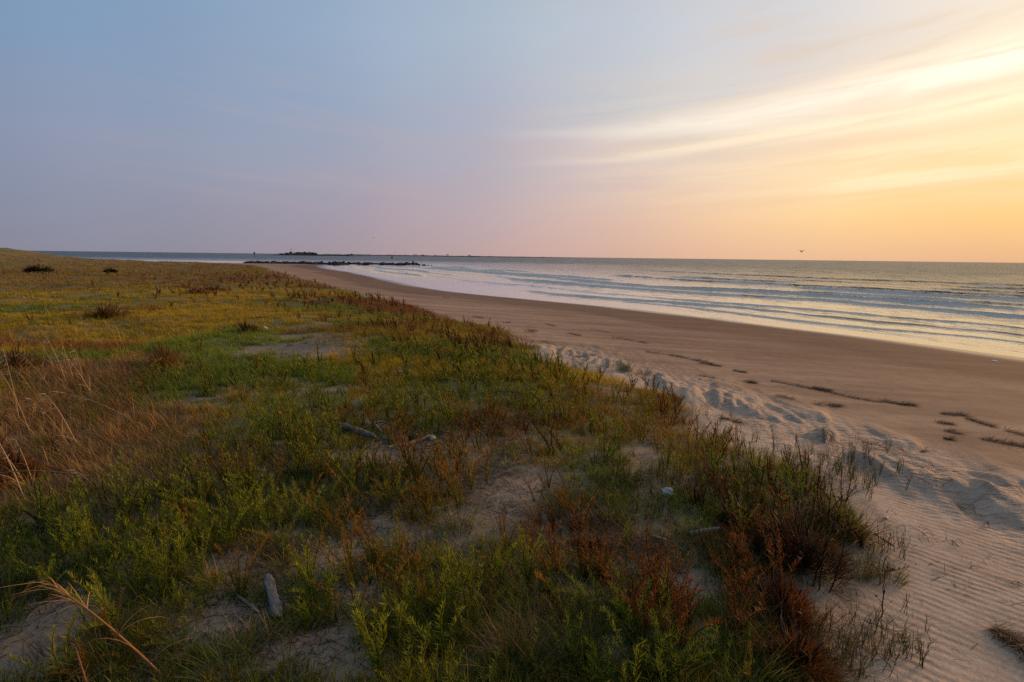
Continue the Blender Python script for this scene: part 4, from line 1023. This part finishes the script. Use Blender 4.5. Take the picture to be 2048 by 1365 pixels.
def twigs(px, py, n, size_px, lab, col=(.15, .085, .055)):
    n = max(3, int(n * .75)); P = G(px, py); dist = np.linalg.norm(P - np.array([0, 0, CZ])); w = size_px / F * dist; g = Geo()
    for k in range(n):
        a = random.gauss(R(128), .7); q = np.array([random.gauss(0, w * .25), random.gauss(0, w * .25), .01]); l = w * random.uniform(.2, .7)
        m = 5; tt = np.linspace(0, 1, m)[:, None]; pts = q + np.array([math.cos(a), math.sin(a), 0]) * l * tt; pts[:, 2] += np.sin(tt[:, 0] * 3.14) * random.uniform(0, .05); pts[1:, :2] += rng.normal(0, .01, (m - 1, 2))
        tube(g, pts, np.linspace(.0028, .0012, m), np.array(col) * random.uniform(.6, 1.8), 4)
    tag(link('twig_heap', g.mesh('twig_heap'), M_dry, None, P), lab, 'twigs', 'twigs caught on the blown sand')
for px, py, n_, s_, lab in [(1745, 888, 22, 50, 'tangled red-brown twigs on the blown sand above the sprouts'), (1790, 902, 18, 50, 'twig tangle right of the reddest tangle'), (1835, 934, 9, 22, 'small dark twigs stuck in a sand mound'), (1862, 936, 6, 18, 'few dark twigs right of the stuck ones'), (1885, 958, 10, 38, 'arched dark twigs on top of a sand mound'), (1870, 975, 8, 34, 'pale twigs at the foot of the arched ones'),
                            (1945, 1025, 12, 50, 'straight twigs leading down to a lone straw stick'), (1980, 1055, 5, 14, 'dark clod with twigs on the rippled sand'), (1865, 1080, 6, 36, 'loose twigs on the upper ripples'), (1900, 1085, 8, 50, 'curved twigs right of the loose ones on ripples'), (1525, 822, 8, 20, 'dark clod atop a lee sand mound'), (1465, 836, 9, 24, 'brown twig clump on the warm blown sand'),
                            (1510, 850, 10, 60, 'thin trail of twigs across the warm blown sand'), (1718, 1150, 10, 60, 'bleached twigs tangled at the thicket foot'), (1690, 1200, 22, 70, 'brown twig tangle on the lower right sand'), (1780, 1270, 14, 50, 'twigs around the lone dead stalk'), (1740, 1310, 16, 70, 'dark bent twigs near the bottom right'), (1820, 1270, 6, 30, 'fine twigs at the foot of the ripples'), (2040, 1170, 6, 30, 'dark twig bits at the right edge of the ripples'), (1700, 895, 6, 60, 'arched reddish runner along the low sand ridge')]:
    twigs(px, py, n_, s_, lab)

def beach_flecks():
    g = Geo(); n = 9000
    x_, y_, r_ = polar_samples(n, 5, 45, 50)
    e_ = sd_edge(x_, y_); w_ = sd_water(x_, y_)
    keep = (e_ > .3) & (w_ < -4) & (rng.random(n) < .05 + .6 * sstep(.1, .45, fbm((x_ * .82 + y_ * .57) * 1.1, (-x_ * .57 + y_ * .82) * .22, 3, 700)))
    x_, y_, r_ = x_[keep], y_[keep], r_[keep]; n = len(x_)
    k = 4; i = np.repeat(np.arange(n), k); N = len(i)
    P = np.stack([x_[i] + rng.normal(0, .05, N), y_[i] + rng.normal(0, .05, N), np.zeros(N)], -1); P[:, 2] = height(P[:, 0], P[:, 1]) + .004
    c = np.array((.06, .04, .028)) * rng.uniform(.5, 1.6, (N, 1))
    blades(g, P, R(120) + rng.normal(0, .5, N), 1.5, .1, rng.uniform(.03, .11, N), .0025 + .0005 * r_[i], c, c, 2)
    tag(link('beach_litter', g.mesh('beach_litter'), M_dry), 'scattered dark flecks of debris on the beach', 'debris', kind='stuff')
beach_flecks()

# ------------------------------------------------------------------ jetty of boulders
rock_me = []
for k in range(7):
    bm = bmesh.new(); bmesh.ops.create_icosphere(bm, subdivisions=2, radius=1)
    rs_ = np.random.default_rng(40 + k); pl = rs_.normal(0, 1, (9, 3)); pl /= np.linalg.norm(pl, axis=1)[:, None]; dd = rs_.uniform(.55, .9, 9)
    for v in bm.verts:
        c = np.array(v.co[:])
        for q, d in zip(pl, dd):
            t = c @ q
            if t > d: c = c - q * (t - d)
        v.co = Vector((c[0] * 1.15, c[1], c[2] * .8))
    me = bpy.data.meshes.new('boulder'); bm.to_mesh(me); bm.free(); me.materials.append(M_rock); rock_me.append(me)
def jetty_line(px):
    # waterline of the jetty, from its shore end to its tip
    y_ = np.interp(px, [440, 500, 620, 740, 865], [526.2, 527.2, 529, 530.5, 531.8]); P = on_plane([px], [y_], 0.0)[0]
    return P
px = 492.0; k = 0
while px < 866:
    P = jetty_line(px); end = px > 835
    size = random.uniform(.42, .82) * (.55 if end else 1) * (1.35 if random.random() < .12 else 1)
    for row in range(2 if not end else 1):
        q = (P[0] + random.gauss(0, .2), P[1] + row * .9 + random.gauss(0, .25), random.uniform(-.15, .15) * (0 if end else 1) + .1 + (.22 if row else 0))
        o = link('boulder', random.choice(rock_me), None, None, q, random.uniform(0, 6.28)); s_ = size * random.uniform(.8, 1.2); o.scale = (s_ * random.uniform(1.1, 1.7), s_ * random.uniform(.8, 1.3), s_ * random.uniform(.7, 1.15)); o.rotation_euler = (random.uniform(-.5, .5), random.uniform(-.4, .4), random.gauss(0, .5))
        third = 'near its shore end' if px < 600 else ('along its middle' if px < 730 else ('near the post' if px < 836 else 'trailing off at its tip'))
        tag(o, f'dark boulder of the low rock jetty, {third}', 'boulder', 'boulders of the rock jetty')
    px += random.uniform(2.8, 4.4) if not end else random.uniform(5, 9)

def post(name, px, py, z0, h, w, col, lab, cat, cap=True, dist=None):
    if dist is None: P = on_plane([px], [py], z0)[0]
    else:
        d = rays([px], [py])[0]; P = d[:2] * (dist / d[1])
    o = empty(name, (P[0], P[1], z0))
    g = Geo(); tube(g, [(0, 0, -1), (0, 0, h * .5), (0, 0, h)], [w, w * .95, w * .9], col, 8); link('pole', g.mesh('pole'), M_plain, o)
    if cap:
        g = Geo(); tube(g, [(0, 0, h * 1.001), (0, 0, h * 1.08)], [w * 1.6, w * 1.3], col, 8); link('cap', g.mesh('cap'), M_plain, o)
    tag(o, lab, cat); return o
post('mooring_post', 826, 530.6, 0.3, 1.25, .20, (.02, .02, .02), 'dark stout post standing on the rock jetty near its tip', 'post')
mk = post('channel_marker', 509, 511.5, 0, 4.6, .35, (.03, .03, .035), 'dark pile marker standing in open water left of the island', 'channel marker', dist=560)
g = Geo(); tube(g, [(0, 0, 3.2), (0, 0, 4.4)], [.9, .9], (.04, .04, .05), 6); link('daymark', g.mesh('daymark'), M_plain, mk)
by = post('buoy', 784, 513, 0, 1.8, .8, (.03, .03, .03), 'small dark buoy in the water right of the island', 'buoy', dist=520)

# ------------------------------------------------------------------ island and far shore
M_far = solid_mat('far_land_material', .9, .05, .3, .05, 0, use_attr=False, base=(.030, .026, .022))
def land_strip(name, px0, px1, dist, prof, depth, lab, kind='structure'):
    """low land: prof(t) gives crest height in metres for t in 0..1 along its length"""
    n = 160; V = []; 
    for i in range(n + 1):
        t = i / n; px_ = px0 + (px1 - px0) * t; d = rays([px_], [510])[0]; X_ = d[0] * dist / d[1]; h = prof(t)
        for (oy, f) in ((-depth * .5, -.5), (-depth * .38, .35), (-depth * .15, .8), (0, 1), (depth * .3, .8), (depth * .5, -.5)):
            V.append((X_, dist + oy, h * f if f > 0 else -1.0))
    Q = [(i * 6 + j, (i + 1) * 6 + j, (i + 1) * 6 + j + 1, i * 6 + j + 1) for i in range(n) for j in range(5)]
    tag(link(name, make_mesh(name, np.array(V), Q, None, None, False), M_far), lab, kind=kind)
ID = 1150
land_strip('island', 524, 735, ID, lambda t: max(.05, .9 * min(1, t * 6) * (1 - t) ** .5 + 4.2 * math.exp(-((t - .36) / .13) ** 2) + .15 * vnoise(t * 40, 0)), 120, 'low island with a wooded rise across the water')
land_strip('far_shore', 640, 1170, 2300, lambda t: max(.05, (3.2 + .9 * vnoise(t * 60, 3)) * min(1, (1 - t) * 3.0) * min(1, t * 8)), 200, 'long thin far shore fading out towards the middle of the horizon')

def far_tree(px_, dist, h, w, lab, group, bare=False, nleaf=520):
    h, w = h * 1.08, w * 1.6
    d = rays([px_], [508])[0]; X_ = d[0] * dist / d[1]
    o = empty('tree', (X_, dist + random.uniform(-15, 15), .5))
    gt, gc_ = Geo(), Geo()
    c = (.03, .024, .018)
    tube(gt, [(0, 0, -.5), (random.uniform(-.3, .3), 0, h * .4), (random.uniform(-.6, .6), 0, h * .75)], [.35, .25, .12], c, 6)
    for k in range(5):
        a = random.uniform(0, 6.28); z0 = h * random.uniform(.25, .5)
        tube(gt, [(0, 0, z0), (math.cos(a) * w * .25, math.sin(a) * w * .25, z0 + h * .25), (math.cos(a) * w * .38, math.sin(a) * w * .38, z0 + h * .35)], [.16, .1, .05], c, 5)
    link('trunk', gt.mesh('trunk'), M_plain, o)
    nl = 8; lob = np.array([(random.uniform(-.33, .33) * w, random.uniform(-.3, .3) * w, random.uniform(.35, .82) * h, random.uniform(.16, .26)) for _ in range(nl)])
    Lb = lob[rng.integers(0, nl, nleaf)]; dv = rng.normal(0, 1, (nleaf, 3)); dv /= np.linalg.norm(dv, axis=1)[:, None]; dv *= (rng.random(nleaf) ** .4)[:, None]
    P = Lb[:, :3] + dv * np.stack([Lb[:, 3] * w, Lb[:, 3] * w, Lb[:, 3] * h * .8], -1); P[:, 2] = np.clip(P[:, 2], .05 * h, None)
    cc = np.array((.028, .034, .018)) * rng.uniform(.5, 1.5, (nleaf, 1))
    blades(gc_, P, rng.uniform(0, 6.28, nleaf), rng.uniform(0, 1.4, nleaf), .3, rng.uniform(.6, 1.3, nleaf), .75, cc, cc, 2)
    link('crown', gc_.mesh('crown'), M_leaf, o)
    tag(o, lab, 'tree', group)
itrees = [(566, 3.6, 7), (571, 4.2, 7), (578, 5, 7), (584, 7.6, 7), (590, 7.2, 8), (596, 6.2, 8), (601, 7.0, 8), (607, 7.2, 9), (613, 7.8, 10), (619, 7.2, 9), (625, 7.4, 9), (629, 5.0, 7)]
ordn = ['low leftmost', 'second low', 'third rising', 'tall one beside the mast', 'broad one right of the mast', 'lower one in the dip', 'first after the dip', 'rounded middle', 'highest right-hand', 'broad right-hand', 'domed end', 'small last right-hand']
for (px_, h, w), nm in zip(itrees, ordn): far_tree(px_, ID, h, w, f'{nm} dark tree on the wooded island', 'trees on the island')
for px_, h, w, nm in [(703, 4.2, 6, 'lone small tree on the low tongue right of the island'), (830, 9, 14, 'first dark tree clump on the far shore'), (846, 8, 12, 'second dark tree clump on the far shore'), (870, 6.5, 14, 'third low tree clump on the far shore'), (895, 10, 12, 'tallest tree clump on the far shore'), (940, 8, 16, 'right-hand tree clump on the far shore')]:
    far_tree(px_, ID if px_ < 720 else 2290, h, w, nm, 'trees on the far shore', nleaf=300)
tw = post('radio_mast', 583, 510, 0.5, 16.5, .30, (.05, .045, .045), 'thin mast rising above the island trees', 'mast', False, ID)
g = Geo(); tube(g, [(-1.6, 0, 12.4), (1.6, 0, 12.4)], .16, (.05, .05, .05), 4); link('crossarm', g.mesh('crossarm'), M_plain, tw)
for px_, h in ((789, 17), (809, 15)): post('radio_mast', px_, 510, 1, h, .35, (.09, .07, .07), 'hair-thin mast on the far shore, ' + ('left one' if px_ < 800 else 'right one'), 'mast', False, 2280)

def bush_line():
    g = Geo(); n = 5000
    px_ = rng.uniform(650, 1150, n); t = (px_ - 650) / 500; den = (1 - t) * (.5 + .5 * vnoise(px_ * .09, px_ * 0))
    keep = rng.random(n) < np.clip(den, 0, 1); px_ = px_[keep]; t = t[keep]; n = len(px_)
    X_ = (px_ - 1024) / F * 2250; h = 2.6 + 2.2 * np.abs(vnoise(px_ * .2, 5 + px_ * 0)) * (1 - t)
    P = np.stack([X_ * 1.0, 2250 + rng.uniform(-20, 20, n), rng.random(n) * h + 1.0], -1)
    c = np.array((.026, .028, .02)) * rng.uniform(.6, 1.4, (n, 1))
    blades(g, P, rng.uniform(0, 6.28, n), rng.uniform(.2, 1.4, n), .2, 2.2, 1.8, c, c, 2)
    n = 3000; px_ = rng.uniform(560, 700, n); X_ = (px_ - 1024) / F * ID; P = np.stack([X_, ID + rng.uniform(-20, 30, n), .4 + rng.random(n) * (1.0 + 5.6 * np.exp(-((px_ - 600) / 32) ** 4))], -1)
    c = np.array((.026, .028, .02)) * rng.uniform(.6, 1.4, (n, 1)); blades(g, P, rng.uniform(0, 6.28, n), rng.uniform(.2, 1.4, n), .2, .9, .8, c, c, 2)
    tag(link('scrub', g.mesh('scrub'), M_leaf), 'dark scrub covering the island and far shore', 'scrub', kind='stuff')
bush_line()

# ------------------------------------------------------------------ gulls
def gull(px, py, dist, span, flap, yaw, lab):
    d = rays([px], [py])[0]; P = np.array([0, 0, CZ]) + d * dist / d[1]
    o = empty('gull', P, yaw)
    s_ = span / 1.4; dk = (.05, .045, .04)
    # one continuous body: tail, trunk, neck, head, bill
    prof = [(-.30, .004, .05), (-.24, .018, .05), (-.14, .05, .055), (0, .072, .07), (.10, .062, .062), (.17, .040, .04), (.21, .036, .036), (.25, .034, .034), (.28, .016, .016), (.33, .004, .004)]
    g = Geo(); ns = 10; V = []
    for (xx, rz_, ry_) in prof:
        for j in range(ns):
            a = j * 2 * math.pi / ns; V.append((xx * s_, math.cos(a) * ry_ * s_, (math.sin(a) * rz_ + (.02 if xx > .18 else 0)) * s_))
    Q = [(i * ns + j, i * ns + (j + 1) % ns, (i + 1) * ns + (j + 1) % ns, (i + 1) * ns + j) for i in range(len(prof) - 1) for j in range(ns)]
    T = [(0, j + 1, j) for j in range(1, ns - 1)]
    # wings grow out of the same mesh
    b = len(V)
    for sd in (-1, 1):
        for (yy, zz, xa, xb, th) in ((.05, .03, .12, -.12, .02), (.25, .03 + .20 * flap, .15, -.08, .014), (.45, .03 + .26 * flap, .10, -.08, .01), (.70, .03 + .18 * flap, -.06, -.12, .004)):
            V += [(xa * s_, sd * yy * s_, zz * s_), ((xa + xb) / 2 * s_, sd * yy * s_, (zz + th) * s_), (xb * s_, sd * yy * s_, zz * s_), ((xa + xb) / 2 * s_, sd * yy * s_, (zz - th * .5) * s_)]
    for w_ in range(2):
        o0 = b + w_ * 16
        for i in range(3):
            for j in range(4): Q.append((o0 + i * 4 + j, o0 + i * 4 + (j + 1) % 4, o0 + (i + 1) * 4 + (j + 1) % 4, o0 + (i + 1) * 4 + j))
        Q.append((o0 + 12, o0 + 13, o0 + 14, o0 + 15))
    me = make_mesh('body', np.array(V), Q, T, np.tile(dk, (len(V), 1)), True)
    link('body', me, M_plain, o)
    tag(o, lab, 'bird', 'gulls over the sea')
gull(1603, 504, 85, 1.35, 1.0, R(25), 'dark gull with raised wings flying just above the bright horizon')
gull(747, 476, 150, 1.35, .5, R(80), 'tiny distant gull gliding above the far shore')

# ------------------------------------------------------------------ sky
SUN_AZ, SUN_EL = 63.0, 13.0        # degrees right of +Y, above the horizon
w = bpy.data.worlds.new('World'); scene.world = w; w.use_nodes = True
nt = w.node_tree; nt.nodes.clear(); L = nt.links
tc = nd(nt, 'ShaderNodeTexCoord'); sep = nd(nt, 'ShaderNodeSeparateXYZ'); L.new(tc.outputs['Generated'], sep.inputs[0])
sx_, sy_, sz_ = sep.outputs
el = math_n(nt, 'MULTIPLY', math_n(nt, 'ARCSINE', sz_), 180 / math.pi)
az = math_n(nt, 'MULTIPLY', math_n(nt, 'ARCTAN2', sx_, sy_), 180 / math.pi)
azf = math_n(nt, 'MULTIPLY_ADD', az, 1 / 360, .5)
def lin(c): return tuple((v / 255 / 12.92 if v / 255 <= .04045 else ((v / 255 + .055) / 1.055) ** 2.4) for v in c)
AZ = [-180, -90, -43, -30, -15, 0, 15, 30, 43, 60, 90, 150]
BANDS = [
 (0,  [(110, 105, 120), (108, 112, 130), (132, 132, 148), (142, 137, 150), (163, 146, 152), (190, 160, 155), (212, 172, 150), (226, 180, 145), (220, 172, 134), (215, 165, 115), (190, 140, 110), (120, 105, 110)]),
 (4,  [(108, 112, 130), (105, 118, 142), (132, 138, 158), (144, 143, 160), (164, 152, 164), (190, 168, 168), (222, 186, 162), (246, 204, 148), (250, 200, 130), (255, 204, 130), (205, 170, 135), (120, 115, 125)]),
 (9,  [(100, 114, 135), (100, 122, 148), (134, 144, 168), (146, 152, 172), (160, 160, 176), (182, 174, 182), (216, 196, 184), (244, 210, 168), (248, 208, 150), (252, 210, 150), (215, 190, 165), (118, 122, 135)]),
 (15, [(95, 115, 140), (95, 125, 150), (124, 147, 176), (136, 154, 180), (152, 164, 186), (174, 178, 192), (200, 198, 198), (226, 210, 196), (244, 222, 192), (250, 224, 185), (210, 200, 185), (115, 125, 140)]),
 (22, [(92, 115, 142), (92, 124, 152), (116, 147, 180), (130, 156, 184), (152, 170, 192), (172, 184, 198), (194, 198, 206), (216, 212, 210), (240, 230, 216), (246, 232, 212), (200, 198, 192), (112, 126, 142)]),
 (32, [(92, 116, 144), (90, 122, 150), (108, 142, 176), (122, 152, 182), (144, 166, 190), (162, 176, 192), (188, 187, 188), (208, 200, 192), (232, 214, 188), (236, 214, 182), (190, 190, 190), (112, 126, 144)]),
 (70, [(110, 130, 152)] * 5 + [(146, 148, 150)] * 6 + [(110, 130, 152)]),
]
# slight large-scale wobble so that the bands do not read as bands
nz = nd(nt, 'ShaderNodeTexNoise'); nz.inputs['Scale'].default_value = 2.2; nz.inputs['Detail'].default_value = 4; L.new(tc.outputs['Generated'], nz.inputs['Vector'])
elw = math_n(nt, 'ADD', el, math_n(nt, 'MULTIPLY', math_n(nt, 'SUBTRACT', nz.outputs[0], .5), mapr(nt, el, 0, 12, 0, 9)))
col = None; prev = None
for eb, cols in BANDS:
    cr = nd(nt, 'ShaderNodeValToRGB'); L.new(azf, cr.inputs[0]); cr.color_ramp.interpolation = 'B_SPLINE' if False else 'EASE'
    els = cr.color_ramp.elements
    els[0].position = 0.0; els[0].color = (*lin(cols[0]), 1); els[1].position = 1.0; els[1].color = (*lin(cols[0]), 1)
    for a_, c_ in list(zip(AZ, cols))[1:]:
        x_ = els.new((a_ + 180) / 360); x_.color = (*lin(c_), 1)
    cr.color_ramp.interpolation = 'CARDINAL'
    if col is None: col = cr.outputs[0]
    else: col = mixc(nt, mapr(nt, elw, prev, eb, 0, 1, False), col, cr.outputs[0])
    prev = eb
# cirrus streaks on a flat layer seen in perspective
zz = math_n(nt, 'MAXIMUM', math_n(nt, 'ADD', sz_, .06), .02)
cx = math_n(nt, 'DIVIDE', sx_, zz); cy = math_n(nt, 'DIVIDE', sy_, zz)
cmb = nd(nt, 'ShaderNodeCombineXYZ'); L.new(cx, cmb.inputs[0]); L.new(cy, cmb.inputs[1])
def streaks(ang, sa_, sc_, scale, det, rough, dist, off):
    vr = nd(nt, 'ShaderNodeVectorRotate'); vr.rotation_type = 'Z_AXIS'; vr.inputs['Angle'].default_value = ang; L.new(cmb.outputs[0], vr.inputs[0])
    mp = nd(nt, 'ShaderNodeMapping'); mp.inputs['Scale'].default_value = (sa_, sc_, 1); mp.inputs['Location'].default_value = (off, off * .37, 0); L.new(vr.outputs[0], mp.inputs[0])
    n = nd(nt, 'ShaderNodeTexNoise'); n.inputs['Scale'].default_value = scale; n.inputs['Detail'].default_value = det; n.inputs['Roughness'].default_value = rough; n.inputs['Distortion'].default_value = dist
    L.new(mp.outputs[0], n.inputs['Vector']); return n.outputs[0]
def aenoise(kx, ky, scale, det, rough, dist, off):
    c = nd(nt, 'ShaderNodeCombineXYZ'); L.new(math_n(nt, 'MULTIPLY_ADD', az, kx, off), c.inputs[0])
    L.new(math_n(nt, 'MULTIPLY', math_n(nt, 'SUBTRACT', el, math_n(nt, 'MULTIPLY', math_n(nt, 'ABSOLUTE', az), .075)), ky), c.inputs[1])
    n = nd(nt, 'ShaderNodeTexNoise'); n.inputs['Scale'].default_value = scale; n.inputs['Detail'].default_value = det; n.inputs['Roughness'].default_value = rough; n.inputs['Distortion'].default_value = dist
    L.new(c.outputs[0], n.inputs['Vector']); return n.outputs[0]
wisp = aenoise(.030, .42, 1.0, 8, .58, .5, 3.3)
wisp2 = aenoise(.055, .60, 1.0, 6, .52, .7, 9.1)
warp = math_n(nt, 'MULTIPLY', math_n(nt, 'SUBTRACT', aenoise(.05, .3, 1.0, 3, .5, 0, 21.), .5), 1.6)
def band(c0, c1, c2, w0, w1, a0, a1, az0, az1, color, nz_, lo, hi):
    """a cirrus band: centre line, half width and strength all vary with compass direction"""
    global col
    cen = math_n(nt, 'ADD', math_n(nt, 'ADD', math_n(nt, 'MULTIPLY', math_n(nt, 'MULTIPLY', az, az), c2), math_n(nt, 'MULTIPLY_ADD', az, c1, c0)), warp)
    wd = mapr(nt, az, az0, az1, w0, w1, False)
    q = math_n(nt, 'DIVIDE', math_n(nt, 'SUBTRACT', el, cen), wd)
    g_ = math_n(nt, 'EXPONENT', math_n(nt, 'MULTIPLY', math_n(nt, 'MULTIPLY', q, q), -1.0))
    am = math_n(nt, 'MULTIPLY', mapr(nt, az, az0, az1, a0, a1), mapr(nt, az, 110, 75))
    f = math_n(nt, 'MULTIPLY', math_n(nt, 'MULTIPLY', g_, am), mapr(nt, nz_, lo, hi, .35, 1.0))
    col = mixc(nt, f, col, color)
mR = math_n(nt, 'MULTIPLY', math_n(nt, 'MULTIPLY', mapr(nt, az, -6, 36), mapr(nt, az, 110, 75)), mapr(nt, el, 3, 8))
col = mixc(nt, math_n(nt, 'MULTIPLY', math_n(nt, 'MULTIPLY', mapr(nt, wisp, .38, .70), math_n(nt, 'MULTIPLY', mR, mapr(nt, el, 20, 14))), .50), col, (1.03, .78, .50))
col = mixc(nt, math_n(nt, 'MULTIPLY', math_n(nt, 'MULTIPLY', mapr(nt, wisp2, .52, .30), mR), .30), col, (.72, .50, .30))
band(10.5, .0, .0018, 2.0, 3.4, .0, .24, 8, 48, (1.04, .86, .62), wisp, .35, .6)
band(12.6, .0, .0016, .45, 1.55, .0, .95, -6, 42, (1.12, 1.00, .80), wisp2, .28, .58)
band(9.8, .065, .0, .35, .85, .0, .8, -4, 40, (1.10, .92, .64), wisp2, .36, .58)
band(8.0, .0, .0, 1.0, 2.2, .0, .75, 12, 32, (1.06, .87, .56), wisp, .38, .58)
# faint pink veils on the cool side
f3 = math_n(nt, 'MULTIPLY', mapr(nt, wisp, .45, .65), math_n(nt, 'MULTIPLY', mapr(nt, az, 14, -8), mapr(nt, el, 3, 8)))
f3 = math_n(nt, 'MULTIPLY', math_n(nt, 'MULTIPLY', f3, mapr(nt, el, 20, 11)), mapr(nt, az, -44, -20))
col = mixc(nt, math_n(nt, 'MULTIPLY', f3, .25), col, (.47, .37, .38))
# bright veil round the hidden sun
sd = Vector((math.sin(R(SUN_AZ)) * math.cos(R(SUN_EL)), math.cos(R(SUN_AZ)) * math.cos(R(SUN_EL)), math.sin(R(SUN_EL))))
dt = nd(nt, 'ShaderNodeVectorMath', operation='DOT_PRODUCT'); L.new(tc.outputs['Generated'], dt.inputs[0]); dt.inputs[1].default_value = sd
gl = math_n(nt, 'POWER', math_n(nt, 'MAXIMUM', dt.outputs['Value'], 0.0), 30.0)
gl2 = math_n(nt, 'POWER', math_n(nt, 'MAXIMUM', dt.outputs['Value'], 0.0), 600.0)
col = mixc(nt, math_n(nt, 'MULTIPLY', gl, .14), col, (1.0, .64, .34), 'ADD', False)
col = mixc(nt, math_n(nt, 'MULTIPLY', gl2, 1.0), col, (2.2, 1.7, 1.0), 'ADD', False)
sky = nd(nt, 'ShaderNodeTexSky', sky_type='NISHITA'); sky.sun_disc = False; sky.sun_elevation = R(SUN_EL); sky.sun_rotation = R(SUN_AZ)
bg1 = nd(nt, 'ShaderNodeBackground'); L.new(sky.outputs[0], bg1.inputs[0]); bg1.inputs[1].default_value = .05
bg2 = nd(nt, 'ShaderNodeBackground'); L.new(col, bg2.inputs[0]); bg2.inputs[1].default_value = 1.0
mxw = nd(nt, 'ShaderNodeMixShader'); mxw.inputs[0].default_value = .97; L.new(bg1.outputs[0], mxw.inputs[1]); L.new(bg2.outputs[0], mxw.inputs[2])
ow = nd(nt, 'ShaderNodeOutputWorld'); L.new(mxw.outputs[0], ow.inputs[0])
w.cycles.sampling_method = 'MANUAL'; w.cycles.sample_map_resolution = 1024

sl = bpy.data.lights.new('sun', 'SUN'); sl.energy = 2.6; sl.angle = R(8); sl.color = (1.0, .56, .27)
so = bpy.data.objects.new('sun', sl); COL.objects.link(so)
so.rotation_euler = (-sd).to_track_quat('-Z', 'Y').to_euler()

scene.view_settings.view_transform = 'Standard'; scene.view_settings.look = 'None'; scene.view_settings.exposure = 0.15; scene.view_settings.gamma = 1
scene.cycles.max_bounces = 6; scene.cycles.transparent_max_bounces = 4; scene.cycles.diffuse_bounces = 3; scene.cycles.glossy_bounces = 2; scene.cycles.transmission_bounces = 3
scene.cycles.use_denoising = False
